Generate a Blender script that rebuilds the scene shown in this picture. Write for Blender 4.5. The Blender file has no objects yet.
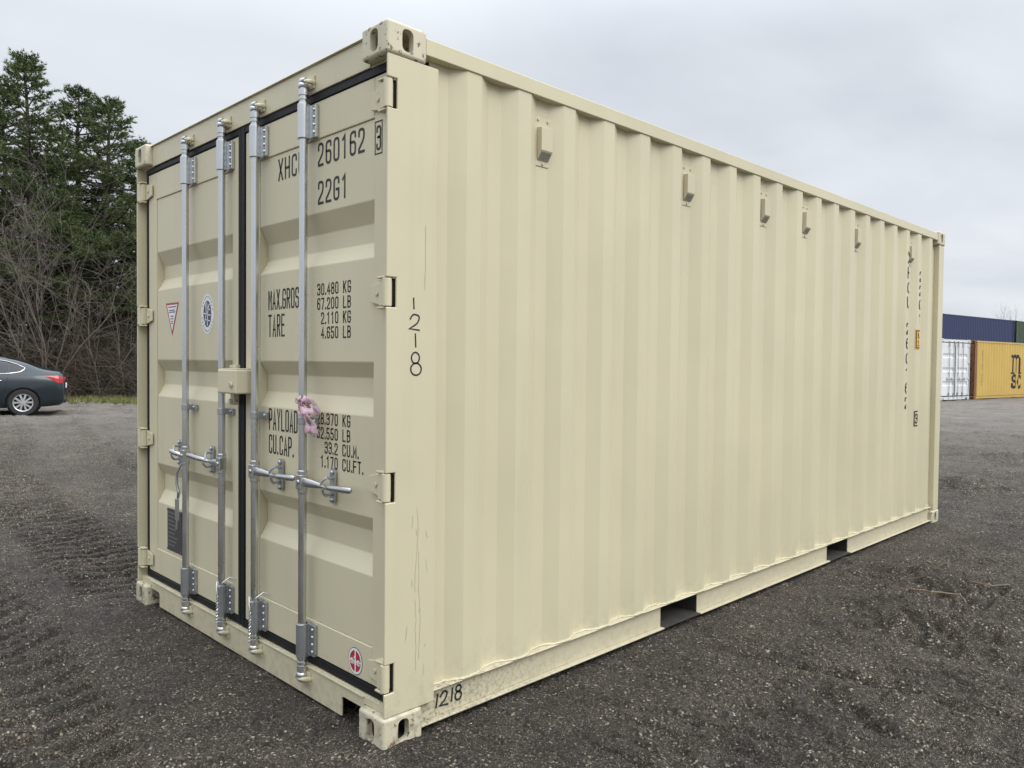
import bpy, bmesh, math, random
import numpy as np
from mathutils import Vector, Matrix
random.seed(7)
SC = bpy.context.scene
COL = SC.collection
R = math.radians

# ------------------------------------------------------------------ camera
cd = bpy.data.cameras.new('camera')
cam = bpy.data.objects.new('camera', cd)
COL.objects.link(cam)
SC.camera = cam
CAMP = Vector((2.25471, -1.60756, 1.39407))
YAW, PIT, ROL, FPX = -0.7901947, -0.0269625, 0.01016765, 779.4157
f_ = Vector((math.sin(YAW)*math.cos(PIT), math.cos(YAW)*math.cos(PIT), math.sin(PIT)))
r_ = Vector((math.cos(YAW), -math.sin(YAW), 0))
u_ = r_.cross(f_)
rr = r_*math.cos(ROL) + u_*math.sin(ROL)
uu = -r_*math.sin(ROL) + u_*math.cos(ROL)
cam.matrix_world = Matrix(((rr.x, uu.x, -f_.x, CAMP.x), (rr.y, uu.y, -f_.y, CAMP.y), (rr.z, uu.z, -f_.z, CAMP.z), (0, 0, 0, 1)))
cd.sensor_width = 36
cd.lens = FPX/1024*36
cd.clip_start = 0.05
cd.clip_end = 3000

# ------------------------------------------------------------------ world, sun, exposure
SUN_DIR = Vector((0.86, 0.15, 0.80)).normalized()      # towards the sun
SUN_EL = math.asin(SUN_DIR.z)
SUN_AZ = math.atan2(SUN_DIR.x, SUN_DIR.y)
W = bpy.data.worlds.new('World')
SC.world = W
W.use_nodes = True
nt = W.node_tree
nt.nodes.clear()
def wn(t, **k):
    n = nt.nodes.new(t)
    for a, b in k.items():
        setattr(n, a, b)
    return n
out = wn('ShaderNodeOutputWorld')
bg = wn('ShaderNodeBackground')
bg.inputs['Strength'].default_value = 0.1
sky = wn('ShaderNodeTexSky', sky_type='NISHITA', sun_disc=False, sun_elevation=SUN_EL, sun_rotation=SUN_AZ, air_density=1.0, dust_density=3.0)
tc = wn('ShaderNodeTexCoord')
sep = wn('ShaderNodeSeparateXYZ')
nt.links.new(tc.outputs['Generated'], sep.inputs[0])
def wmath(op, a, b=None, clamp=False):
    n = wn('ShaderNodeMath', operation=op, use_clamp=clamp)
    for i, v in enumerate((a, b)):
        if v is None: continue
        if isinstance(v, (int, float)): n.inputs[i].default_value = v
        else: nt.links.new(v, n.inputs[i])
    return n.outputs[0]
zc = wmath('MAXIMUM', sep.outputs['Z'], 0.0)
den = wmath('ADD', zc, 0.22)
px = wmath('DIVIDE', sep.outputs['X'], den)
py = wmath('DIVIDE', sep.outputs['Y'], den)
cmb = wn('ShaderNodeCombineXYZ')
nt.links.new(px, cmb.inputs[0]); nt.links.new(py, cmb.inputs[1])
no = wn('ShaderNodeTexNoise')
no.inputs['Scale'].default_value = 1.15
no.inputs['Detail'].default_value = 5
no.inputs['Roughness'].default_value = 0.5
no.inputs['Distortion'].default_value = 0.6
nt.links.new(cmb.outputs[0], no.inputs['Vector'])
ramp = wn('ShaderNodeValToRGB')
ramp.color_ramp.elements[0].position = 0.34
ramp.color_ramp.elements[0].color = (0.56, 0.592, 0.645, 1)
ramp.color_ramp.elements[1].position = 0.66
ramp.color_ramp.elements[1].color = (0.69, 0.722, 0.762, 1)
nt.links.new(no.outputs['Fac'], ramp.inputs[0])
# an overcast sky: several times brighter overhead than at the horizon
ov = wmath('MULTIPLY', wmath('POWER', wmath('MULTIPLY', wmath('MAXIMUM', wmath('SUBTRACT', zc, 0.36), 0.0), 1.56), 1.15), 3.1)
ov = wmath('ADD', ov, 1.0)
SKY_LEVEL = 6.3
lev = wmath('MULTIPLY', ov, SKY_LEVEL)
mul = wn('ShaderNodeVectorMath', operation='SCALE')
nt.links.new(ramp.outputs[0], mul.inputs[0]); nt.links.new(lev, mul.inputs['Scale'])
mx = wn('ShaderNodeMix', data_type='RGBA')
mx.inputs['Factor'].default_value = 0.96
nt.links.new(sky.outputs[0], mx.inputs['A']); nt.links.new(mul.outputs[0], mx.inputs['B'])
nt.links.new(mx.outputs['Result'], bg.inputs['Color'])
nt.links.new(bg.outputs[0], out.inputs[0])

sl = bpy.data.lights.new('sun', 'SUN')
sl.energy = 1.0
sl.angle = R(40)
sl.color = (1.0, 0.97, 0.92)
so = bpy.data.objects.new('sun', sl)
COL.objects.link(so)
so.rotation_euler = (-SUN_DIR).to_track_quat('-Z', 'Y').to_euler()
so.location = (0, 0, 30)

SC.view_settings.view_transform = 'Standard'
SC.view_settings.look = 'None'
SC.view_settings.gamma = 1.0
SC.view_settings.use_curve_mapping = False
SC.view_settings.exposure = 0.92

# ------------------------------------------------------------------ materials
class NT:
    def __init__(s, name):
        s.m = bpy.data.materials.new(name)
        s.m.use_nodes = True
        s.t = s.m.node_tree
        s.b = s.t.nodes['Principled BSDF']
    def n(s, typ, inp=None, **k):
        nd = s.t.nodes.new(typ)
        for a, b in k.items(): setattr(nd, a, b)
        for a, b in (inp or {}).items(): s.set(nd.inputs[a], b)
        return nd
    def set(s, sock, v):
        if isinstance(v, bpy.types.NodeSocket): s.t.links.new(v, sock)
        else: sock.default_value = v
    def math(s, op, a, b=0.0, clamp=False):
        nd = s.n('ShaderNodeMath', operation=op, use_clamp=clamp)
        s.set(nd.inputs[0], a); s.set(nd.inputs[1], b)
        return nd.outputs[0]
    def mix(s, f, a, b, bt='MIX'):
        nd = s.n('ShaderNodeMix', data_type='RGBA', blend_type=bt)
        s.set(nd.inputs['Factor'], f); s.set(nd.inputs['A'], a); s.set(nd.inputs['B'], b)
        return nd.outputs['Result']
    def ramp(s, f, stops):
        nd = s.n('ShaderNodeValToRGB')
        e = nd.color_ramp.elements
        while len(e) < len(stops): e.new(0.5)
        for i, (p, c) in enumerate(stops):
            e[i].position = p
            e[i].color = (c, c, c, 1) if isinstance(c, (int, float)) else (*c, 1)
        s.set(nd.inputs[0], f)
        return nd.outputs[0]
    def noise(s, vec, scale, detail=3, rough=0.5, col=False, dist=0.0):
        nd = s.n('ShaderNodeTexNoise', {'Scale': scale, 'Detail': detail, 'Roughness': rough, 'Distortion': dist})
        if vec is not None: s.set(nd.inputs['Vector'], vec)
        return nd.outputs['Color' if col else 'Fac']
    def vor(s, vec, scale, feature='F1', outp='Distance'):
        nd = s.n('ShaderNodeTexVoronoi', {'Scale': scale}, feature=feature)
        s.set(nd.inputs['Vector'], vec)
        return nd.outputs[outp]
    def pos(s):
        return s.n('ShaderNodeNewGeometry').outputs['Position']
    def obj(s):
        return s.n('ShaderNodeTexCoord').outputs['Object']
    def scale(s, vec, sc):
        nd = s.n('ShaderNodeMapping'); nd.inputs['Scale'].default_value = sc
        s.set(nd.inputs['Vector'], vec)
        return nd.outputs[0]
    def bump(s, h, strength, dist=0.01, prev=None):
        nd = s.n('ShaderNodeBump', {'Strength': strength, 'Distance': dist, 'Height': h})
        if prev is not None: s.set(nd.inputs['Normal'], prev)
        return nd.outputs[0]

def paint(name, col, rough=0.45, wave=0.15, rust=0.0, dirt=0.5, chips=0.0, spec=0.5, metal=0.0, near_dirt=False):
    m = NT(name)
    p = m.obj()
    v1 = m.noise(p, 1.3, 4, 0.6)
    streak = m.noise(m.scale(p, (14, 14, 0.7)), 1.0, 4, 0.6)
    base = m.mix(m.ramp(v1, [(0.35, 0.0), (0.7, 1.0)]), (*[c*0.95 for c in col], 1), (*[min(1, c*1.03) for c in col], 1))
    base = m.mix(m.math('MULTIPLY', m.ramp(streak, [(0.52, 0.0), (0.75, 1.0)]), 0.10*dirt*2), base, (*[c*0.62 for c in col], 1))
    if dirt:
        z = m.n('ShaderNodeSeparateXYZ', {0: p}).outputs['Z']
        splash = m.math('MULTIPLY', m.ramp(z, [(0.03, 1.0), (0.30, 0.0)]), m.ramp(m.noise(p, 26, 4, 0.7), [(0.46, 0.0), (0.66, 1.0)]))
        base = m.mix(m.math('MULTIPLY', splash, 0.55*dirt), base, (0.13, 0.105, 0.08, 1))
    if near_dirt:
        yy = m.n('ShaderNodeSeparateXYZ', {0: p}).outputs['Y']
        sp = m.math('MULTIPLY', m.ramp(m.math('MULTIPLY', yy, .5), [(0.08, 1.0), (0.55, 0.0)]), m.ramp(m.noise(p, 55, 6, .8), [(0.49, 0.0), (0.60, 1.0)]))
        base = m.mix(m.math('MULTIPLY', sp, .8), base, (.075, .062, .05, 1))
    if chips:
        e = m.n('ShaderNodeNewGeometry').outputs['Pointiness']
        ch = m.ramp(m.noise(p, 34, 5, 0.65), [(0.588, 0.0), (0.612, 1.0)])
        base = m.mix(m.math('MULTIPLY', ch, chips), base, (0.14, 0.085, 0.055, 1))
    if rust:
        rs = m.ramp(m.math('ADD', m.noise(p, 0.9, 6, 0.7), m.math('MULTIPLY', m.noise(m.scale(p, (3, 3, 0.25)), 2.0, 3), 0.35)), [(0.75-0.2*rust, 0.0), (0.87-0.2*rust, 1.0)])
        base = m.mix(rs, base, (0.16, 0.075, 0.035, 1))
    m.set(m.b.inputs['Base Color'], base)
    rg = m.math('ADD', m.math('MULTIPLY', v1, 0.16), rough-0.08)
    m.set(m.b.inputs['Roughness'], rg)
    m.b.inputs['Metallic'].default_value = metal
    m.b.inputs['Specular IOR Level'].default_value = spec
    h = m.noise(m.scale(p, (1, 1, 0.5)), 3.2, 2, 0.5)
    nb = m.bump(h, wave, 0.02)
    nb = m.bump(m.noise(p, 160, 2), 0.05, 0.002, nb)
    m.set(m.b.inputs['Normal'], nb)
    return m.m

def plain(name, col, rough=0.5, metal=0.0, var=0.12, scale=20, bump=0.1, spec=0.5):
    m = NT(name)
    p = m.obj()
    v = m.noise(p, scale, 4, 0.6)
    m.set(m.b.inputs['Base Color'], m.mix(v, (*[c*(1-var) for c in col], 1), (*[min(1, c*(1+var)) for c in col], 1)))
    m.set(m.b.inputs['Roughness'], m.math('ADD', m.math('MULTIPLY', v, 0.2), rough-0.1))
    m.b.inputs['Metallic'].default_value = metal
    m.b.inputs['Specular IOR Level'].default_value = spec
    if bump: m.set(m.b.inputs['Normal'], m.bump(m.noise(p, scale*4, 3), bump, 0.003))
    return m.m

BEIGE = (0.578, 0.531, 0.370)
M = {}
M['beige'] = paint('beige_paint', BEIGE, 0.36, 0.22)
M['beige_cast'] = paint('beige_cast_steel', (0.565, 0.525, 0.385), 0.5, 0.3, dirt=1.0, chips=0.9)
M['beige_door'] = paint('beige_door_paint', (0.600, 0.550, 0.385), 0.42, 0.12)
M['beige_rail'] = paint('beige_rail_paint', (0.54, 0.495, 0.355), 0.5, 0.2, dirt=0.35, near_dirt=True)
M['galv'] = plain('galvanised_steel', (0.60, 0.62, 0.635), 0.29, 1.0, 0.10, 6, 0.012)
M['galv_dull'] = plain('dull_galvanised_plate', (0.44, 0.46, 0.48), 0.42, 0.9, 0.16, 9, 0.04)
M['bolt'] = plain('zinc_bolt', (0.68, 0.68, 0.66), 0.32, 0.9, 0.1, 60, 0.05)
M['rubber'] = plain('black_rubber', (0.008, 0.0085, 0.010), 0.55, 0, 0.2, 30, 0.05, 0.28)
M['black_paint'] = plain('black_stencil_paint', (0.014, 0.014, 0.015), 0.55, 0, 0.2, 40, 0)
M['marker'] = plain('black_marker_ink', (0.02, 0.02, 0.022), 0.5, 0, 0.3, 90, 0)
M['scuff'] = plain('grey_scuff', (0.36, 0.32, 0.22), 0.7, 0, 0.4, 60, 0)
M['white_vinyl'] = plain('white_vinyl', (0.74, 0.74, 0.72), 0.45, 0, 0.04, 40, 0)
M['red_vinyl'] = plain('red_vinyl', (0.40, 0.028, 0.045), 0.45, 0, 0.1, 40, 0)
M['blue_vinyl'] = plain('navy_vinyl', (0.045, 0.055, 0.12), 0.45, 0, 0.1, 40, 0)
M['yellow_vinyl'] = plain('yellow_vinyl', (0.75, 0.42, 0.03), 0.45, 0, 0.1, 40, 0)
M['plate'] = plain('dark_grey_data_plate', (0.055, 0.054, 0.050), 0.55, 0.0, 0.25, 60, 0.1)
M['pocket'] = plain('dirty_shade_dark_steel', (.045, .042, .038), .8, 0, .4, 20, .2)  # dirt, plus the interior shade of pockets and castings painted into the colour
M['floor_ply'] = plain('dark_plywood', (0.12, 0.08, 0.05), 0.7)
M['pink'] = plain('pink_tape', (0.86, 0.62, 0.70), 0.35, 0, 0.15, 18, 0.2)
M['pink'].node_tree.nodes['Principled BSDF'].inputs['Alpha'].default_value = 0.62

# ------------------------------------------------------------------ mesh helpers
class MB:
    def __init__(s):
        s.v = []; s.f = []; s.w = []
    def add(s, vs, fs):
        k = len(s.v)
        s.v += [tuple(p) for p in vs]
        s.f += [tuple(i+k for i in q) for q in fs]
        return k
    def box(s, x0, x1, y0, y1, z0, z1):
        s.add([(x0,y0,z0),(x1,y0,z0),(x1,y1,z0),(x0,y1,z0),(x0,y0,z1),(x1,y0,z1),(x1,y1,z1),(x0,y1,z1)],
              [(0,3,2,1),(4,5,6,7),(0,1,5,4),(1,2,6,5),(2,3,7,6),(3,0,4,7)])
    def prism(s, poly, a, b, axis):
        """poly in the two other axes (counter order), extruded along axis from a to b"""
        n = len(poly)
        def P(q, t):
            if axis == 0: return (t, q[0], q[1])
            if axis == 1: return (q[0], t, q[1])
            return (q[0], q[1], t)
        vs = [P(q, a) for q in poly]+[P(q, b) for q in poly]
        fs = [tuple(range(n))[::-1], tuple(range(n, 2*n))]
        fs += [(i, (i+1) % n, n+(i+1) % n, n+i) for i in range(n)]
        s.add(vs, fs)
    def tube(s, path, rad, n=12, caps=True):
        path = [Vector(p) for p in path]
        rads = rad if isinstance(rad, (list, tuple)) else [rad]*len(path)
        rings = []
        up = None
        for i, p in enumerate(path):
            a = path[max(0, i-1)]; b = path[min(len(path)-1, i+1)]
            t = (b-a).normalized()
            if up is None:
                up = Vector((0, 0, 1)) if abs(t.z) < 0.9 else Vector((0, 1, 0))
            x = t.cross(up).normalized(); y = x.cross(t).normalized()
            up = y
            rings.append([p + (x*math.cos(2*math.pi*k/n)+y*math.sin(2*math.pi*k/n))*rads[i] for k in range(n)])
        vs = [q for r in rings for q in r]
        fs = []
        for i in range(len(rings)-1):
            for k in range(n):
                fs.append((i*n+k, i*n+(k+1) % n, (i+1)*n+(k+1) % n, (i+1)*n+k))
        if caps:
            fs.append(tuple(range(n))[::-1]); fs.append(tuple((len(rings)-1)*n+k for k in range(n)))
        s.add(vs, fs)
    def cyl(s, p0, p1, r, n=16):
        s.tube([p0, p1], r, n)
    def sphere(s, c, r, n=10, m=6, sc=(1, 1, 1)):
        vs = []; fs = []
        for j in range(m+1):
            th = math.pi*j/m
            for k in range(n):
                ph = 2*math.pi*k/n
                vs.append((c[0]+r*sc[0]*math.sin(th)*math.cos(ph), c[1]+r*sc[1]*math.sin(th)*math.sin(ph), c[2]+r*sc[2]*math.cos(th)))
        for j in range(m):
            for k in range(n):
                fs.append((j*n+k, (j+1)*n+k, (j+1)*n+(k+1) % n, j*n+(k+1) % n))
        s.add(vs, fs)
    def build(s, name, mat, parent=None, bevel=0.0, seg=2, smooth=35, fix=True, me=None):
        me = bpy.data.meshes.new(name)
        me.from_pydata(s.v, [], s.f)
        if fix:
            bm = bmesh.new(); bm.from_mesh(me)
            bmesh.ops.recalc_face_normals(bm, faces=bm.faces)
            bm.to_mesh(me); bm.free()
        if smooth:
            me.polygons.foreach_set('use_smooth', [True]*len(me.polygons))
            me.set_sharp_from_angle(angle=R(smooth))
        me.materials.append(M[mat] if isinstance(mat, str) else mat)
        o = bpy.data.objects.new(name, me)
        COL.objects.link(o)
        if parent: o.parent = parent
        if bevel:
            b = o.modifiers.new('bevel', 'BEVEL')
            b.width = bevel; b.segments = seg; b.limit_method = 'ANGLE'; b.angle_limit = R(min(40, (smooth or 40)+3))
            b.harden_normals = True
        return o

def np_mesh(name, V, F, mat, parent=None, smooth=False):
    """V (n,3) float, F (m,k) int, all faces of one size"""
    me = bpy.data.meshes.new(name)
    V = np.asarray(V, np.float32); F = np.asarray(F, np.int32)
    m, k = F.shape
    me.vertices.add(len(V)); me.vertices.foreach_set('co', V.ravel())
    me.loops.add(m*k); me.loops.foreach_set('vertex_index', F.ravel())
    me.polygons.add(m)
    me.polygons.foreach_set('loop_start', np.arange(0, m*k, k, dtype=np.int32))
    me.polygons.foreach_set('use_smooth', np.full(m, smooth))
    me.update(calc_edges=True)
    me.materials.append(M[mat] if isinstance(mat, str) else mat)
    o = bpy.data.objects.new(name, me)
    COL.objects.link(o)
    if parent: o.parent = parent
    return o

def tag(o, label=None, cat=None, group=None, kind=None):
    if label: o['label'] = label
    if cat: o['category'] = cat
    if group: o['group'] = group
    if kind: o['kind'] = kind
    return o
def empty(name, loc=(0, 0, 0), rz=0.0):
    o = bpy.data.objects.new(name, None)
    o.empty_display_size = 0.3
    COL.objects.link(o)
    o.location = loc; o.rotation_euler = (0, 0, rz)
    return o

# ------------------------------------------------------------------ lettering by strokes
RO = 9.0
GL = {
 '0': [([(0,0,RO),(1,0,RO),(1,1,RO),(0,1,RO)], True)],
 '1': [([(.15,.84),(.55,1),(.55,0)], False)],
 '2': [([(0,.74),(0,1,RO),(1,1,RO),(1,.56,RO),(0,.14),(0,0),(1,0)], False)],
 '3': [([(0,.8),(0,1,RO),(1,1,RO),(1,.53,RO),(.3,.53)], False), ([(.3,.53),(1,.53,RO),(1,0,RO),(0,0,RO),(0,.2)], False)],
 '4': [([(.75,0),(.75,1),(0,.28),(1.05,.28)], False)],
 '5': [([(.95,1),(.06,1),(.06,.56),(1,.6,RO),(1,0,RO),(0,0,RO),(0,.2)], False)],
 '6': [([(1,.8),(1,1,RO),(0,1,RO),(0,0,RO),(1,0,RO),(1,.56,RO),(0.02,.56)], False)],
 '7': [([(0,1),(1,1),(.4,0)], False)],
 '8': [([(.04,.53,RO),(.96,.53,RO),(.96,1,RO),(.04,1,RO)], True), ([(0,0,RO),(1,0,RO),(1,.53,RO),(0,.53,RO)], True)],
 'O': [([(0,0,RO),(1,0,RO),(1,1,RO),(0,1,RO)], True)],
 'X': [([(0,0),(1,1)], False), ([(0,1),(1,0)], False)],
 'H': [([(0,0),(0,1)], False), ([(1,0),(1,1)], False), ([(0,.5),(1,.5)], False)],
 'C': [([(1,.76),(1,1,RO),(0,1,RO),(0,0,RO),(1,0,RO),(1,.24)], False)],
 'U': [([(0,1),(0,0,RO),(1,0,RO),(1,1)], False)],
 'G': [([(1,.76),(1,1,RO),(0,1,RO),(0,0,RO),(1,0,RO),(1,.46),(.5,.46)], False)],
 'M': [([(0,0),(0,1),(.5,.3),(1,1),(1,0)], False)],
 'A': [([(0,0),(.5,1),(1,0)], False), ([(.2,.3),(.8,.3)], False)],
 'R': [([(0,0),(0,1),(1,1,RO),(1,.5,RO),(0,.5)], False), ([(.5,.5),(1,0)], False)],
 'S': [([(1,.78),(1,1,RO),(0,1,RO),(0,.53,RO),(1,.53,RO),(1,0,RO),(0,0,RO),(0,.22)], False)],
 'T': [([(0,1),(1,1)], False), ([(.5,1),(.5,0)], False)],
 'E': [([(1,1),(0,1),(0,0),(1,0)], False), ([(0,.52),(.85,.52)], False)],
 'F': [([(1,1),(0,1),(0,0)], False), ([(0,.52),(.85,.52)], False)],
 'K': [([(0,0),(0,1)], False), ([(1,1),(0,.42)], False), ([(.3,.58),(1,0)], False)],
 'L': [([(0,1),(0,0),(1,0)], False)],
 'B': [([(0,0),(0,1),(.95,1,RO),(.95,.53,RO),(0,.53)], False), ([(0,.53),(1,.53,RO),(1,0,RO),(0,0)], False)],
 'P': [([(0,0),(0,1),(1,1,RO),(1,.47,RO),(0,.47)], False)],
 'Y': [([(0,1),(.5,.48),(1,1)], False), ([(.5,.48),(.5,0)], False)],
 'D': [([(0,0),(1,0,RO),(1,1,RO),(0,1)], True)],
 'h': [([(0,0),(0,1)], False), ([(0,.6),(1,.6,RO),(1,0)], False)],
 'c': [([(1,.5),(1,.62,RO),(0,.62,RO),(0,0,RO),(1,0,RO),(1,.14)], False)],
}
def fillet(pts, closed, rmax):
    n = len(pts); res = []
    for i, p in enumerate(pts):
        P = Vector((p[0], p[1]))
        rad = min(p[2], rmax) if len(p) > 2 else 0
        if rad <= 0 or (not closed and i in (0, n-1)):
            res.append(P); continue
        A = Vector(pts[(i-1) % n][:2]); B = Vector(pts[(i+1) % n][:2])
        a = A-P; b = B-P
        d = min(rad, a.length*0.5, b.length*0.5)
        p0 = P+a.normalized()*d; p1 = P+b.normalized()*d
        for k in range(6):
            t = k/5
            res.append((1-t)**2*p0+2*t*(1-t)*P+t*t*p1)
    return res
class Ink:
    """collects stroke ribbons and flat polygons drawn on a surface given by a map (u,v)->xyz"""
    def __init__(s, fn, step=None):
        s.fn = fn; s.mb = MB(); s.step = step
    def line(s, pts, w, closed=False, cap=True):
        pts = [Vector(p[:2]) for p in pts]
        q = [pts[0]]
        for p in pts[1:]+([pts[0]] if closed else []):
            if (p-q[-1]).length > 1e-5: q.append(p)
        if closed: q = q[:-1] if (q[0]-q[-1]).length < 1e-5 else q
        if s.step:
            z = []
            m = len(q)
            for i in range(m if closed else m-1):
                a, b = q[i], q[(i+1) % m]
                k = max(1, int((b-a).length/s.step))
                z += [a+(b-a)*j/k for j in range(k)]
            if not closed: z.append(q[-1])
            q = z
        n = len(q)
        if n < 2: return
        if cap and not closed:
            q[0] = q[0]+(q[0]-q[1]).normalized()*w*0.5
            q[-1] = q[-1]+(q[-1]-q[-2]).normalized()*w*0.5
        L = []; Rr = []
        for i, p in enumerate(q):
            a = q[i-1] if (closed or i > 0) else None
            b = q[(i+1) % n] if (closed or i < n-1) else None
            d1 = (p-a).normalized() if a is not None else (b-p).normalized()
            d2 = (b-p).normalized() if b is not None else d1
            n1 = Vector((-d1.y, d1.x)); n2 = Vector((-d2.y, d2.x))
            mm = n1+n2
            if mm.length < 0.2: mm = n1
            mm.normalize()
            k = w*0.5/max(0.45, mm.dot(n1))
            L.append(p+mm*k); Rr.append(p-mm*k)
        nl = max(1, int(w/s.step)) if s.step else 1
        vs = []; fs = []
        for j in range(nl+1):
            vs += [s.fn(*(a+(b-a)*j/nl)) for a, b in zip(L, Rr)]
        for j in range(nl):
            fs += [(j*n+i, j*n+n+i, j*n+n+(i+1) % n, j*n+(i+1) % n) for i in range(n if closed else n-1)]
        s.mb.add(vs, fs)
    def poly(s, pts):
        s.mb.add([s.fn(*p) for p in pts], [tuple(range(len(pts)))])
    def ellipse(s, cx, cy, a, b, n=40):
        s.poly([(cx+a*math.cos(2*math.pi*k/n), cy+b*math.sin(2*math.pi*k/n)) for k in range(n)])
    def text(s, txt, x, ytop, H, Wd, pitch, w, dots=0.55):
        """x is the left edge; returns the right edge"""
        y0 = ytop-H
        Wd -= w; hh = H-w
        for ch in txt:
            if ch == ' ':
                x += pitch*0.9; continue
            if ch == '.':
                s.poly([(x, y0), (x+w*1.25, y0), (x+w*1.25, y0+w*1.5), (x, y0+w*1.5)])
                x += pitch*dots; continue
            for pts, cl in GL[ch]:
                pp = [(x+w/2+p[0]*Wd, y0+w/2+p[1]*hh, *( [p[2]] if len(p) > 2 else [])) for p in pts]
                s.line(fillet(pp, cl, Wd*0.55), w, cl, cap=True)
            x += pitch
        return x
    def width(s, txt, pitch, Wd, dots=0.55):
        t = 0
        for ch in txt: t += pitch*(dots if ch == '.' else 0.9 if ch == ' ' else 1)
        return t-(pitch-Wd)
    def build(s, name, mat, parent):
        return s.mb.build(name, mat, parent, smooth=0, fix=False)

# ------------------------------------------------------------------ container
CW, CH = 2.438, 2.591
RIDGE0, PITCH = 0.385, 0.279
def corr_depth(y, L):
    """how deep the corrugated side lies at y (0 outer flat .. 0.036 inner flat)"""
    if y < RIDGE0-0.068 or y > L-0.19: return 0.036
    t = (y-RIDGE0) % PITCH
    if t < 0.072: return 0.0
    if t < 0.142: return 0.036*(t-0.072)/0.070
    if t < 0.211: return 0.036
    return 0.036*(1-(t-0.211)/0.068)
def corr_stations(L, y0, y1):
    ys = [y0]
    k = -1
    while True:
        b = RIDGE0+PITCH*k
        for t in (0, 0.072, 0.142, 0.211):
            y = b+t
            if y0 < y < y1-0.02 and y < L-0.2: ys.append(y)
        if b > y1: break
        k += 1
    ys.append(y1)
    return ys

INNER = set()
def casting(mb, x0, x1, y0, y1, z0, z1, ox, oy, wts):
    """corner casting with oval holes in its outer end face (oy), outer side face (ox) and top; hollow inside"""
    t = 0.026
    nq = 7
    base = len(mb.v)
    outer = [(x0,y0,z0),(x1,y0,z0),(x1,y1,z0),(x0,y1,z0),(x0,y0,z1),(x1,y0,z1),(x1,y1,z1),(x0,y1,z1)]
    inner = [(x0+t,y0+t,z0+t*.6),(x1-t,y0+t,z0+t*.6),(x1-t,y1-t,z0+t*.6),(x0+t,y1-t,z0+t*.6),(x0+t,y0+t,z1-t*.6),(x1-t,y0+t,z1-t*.6),(x1-t,y1-t,z1-t*.6),(x0+t,y1-t,z1-t*.6)]
    faces = {'z0': (0,3,2,1), 'z1': (4,5,6,7), 'y0': (0,1,5,4), 'x1': (1,2,6,5), 'y1': (2,3,7,6), 'x0': (3,0,4,7)}
    holed = {'y0' if oy < 0 else 'y1', 'x1' if ox > 0 else 'x0'}
    k0 = mb.add(outer, []); k1 = mb.add(inner, []); INNER.update(range(k1, k1+8))
    for key, q in faces.items():
        if key not in holed:
            mb.f.append(tuple(k0+i for i in q)); mb.f.append(tuple(k1+i for i in q[::-1])); continue
        rings = []
        for (kk, pts) in ((k0, outer), (k1, inner)):
            P = [Vector(pts[i]) for i in q]
            Po = [Vector(outer[i]) for i in q]
            c = sum(Po, Vector())/4
            # plane of this layer, but centre and size from the outer face
            nrm = (P[1]-P[0]).cross(P[3]-P[0]).normalized()
            c = c - nrm*((c-P[0]).dot(nrm))
            eu = (P[1]-P[0]).normalized(); ev = (P[3]-P[0]).normalized()
            if abs(eu.z) > 0.5: eu, ev = ev, eu; flip = True
            else: flip = False
            a, b = 0.025, 0.040
            quad = []
            for i in range(4):
                d = P[i]-c
                su = 1 if d.dot(eu) > 0 else -1; sv = 1 if d.dot(ev) > 0 else -1
                quad.append((su, sv))
            ring = []
            for i in range(4):
                su, sv = quad[i]; pu, pv = quad[i-1]
                # arc of this quadrant, going from the side shared with the previous corner to the next one
                first_u = (pu == su)      # previous shares u side -> start at (su*a,0)
                idx = []
                for j in range(nq):
                    th = (j/(nq-1))*math.pi/2
                    if not first_u: th = math.pi/2-th
                    cu, cv = math.cos(th), math.sin(th)
                    # oval: a rounded slot
                    U = su*a*(abs(cu)**0.8); V = sv*(b-a+0.0)*(1 if cv > 1e-6 else 0)+sv*a*(abs(cv)**0.8)
                    idx.append(len(mb.v)); mb.v.append(tuple(c+eu*U+ev*V))
                ring.append(idx)
            tri = []
            for i in range(4):
                ci = kk+q[i]; ni = kk+q[(i+1) % 4]
                for j in range(nq-1): tri.append((ci, ring[i][j+1], ring[i][j]))
                tri.append((ci, ni, ring[(i+1) % 4][0], ring[i][-1]))
            mb.f += tri
            rings.append([v for r_i in ring for v in r_i])
            if kk == k1: INNER.update(rings[-1])
        n = len(rings[0])
        for j in range(n):
            mb.f.append((rings[0][j], rings[0][(j+1) % n], rings[1][(j+1) % n], rings[1][j]))
    es = [(0,1),(1,2),(2,3),(3,0),(4,5),(5,6),(6,7),(7,4),(0,4),(1,5),(2,6),(3,7)]
    wts += [(k0+a, k0+b) for a, b in es]

def build_casting(root, x0, x1, y0, y1, z0, z1, ox, oy, mat, detail):
    mb = MB(); w = []; INNER.clear()
    casting(mb, x0, x1, y0, y1, z0, z1, ox, oy, w)
    o = mb.build('corner_casting', mat, root, smooth=0)
    me = o.data
    if z0 < 1 and detail:
        me.materials.append(M['pocket'])  # inner faces of the bottom castings get the painted interior shade
        for p in me.polygons:
            if all(v in INNER for v in p.vertices): p.material_index = 1
    at = me.attributes.new('bevel_weight_edge', 'FLOAT', 'EDGE')
    ws = {tuple(sorted(e)) for e in w}
    at.data.foreach_set('value', [1.0 if tuple(sorted(e.vertices)) in ws else 0.0 for e in me.edges])
    me.polygons.foreach_set('use_smooth', [True]*len(me.polygons)); me.set_sharp_from_angle(angle=R(35))
    b = o.modifiers.new('bevel', 'BEVEL'); b.width = 0.014; b.segments = 5; b.limit_method = 'WEIGHT'; b.harden_normals = True; b.use_clamp_overlap = False
    return o

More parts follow.
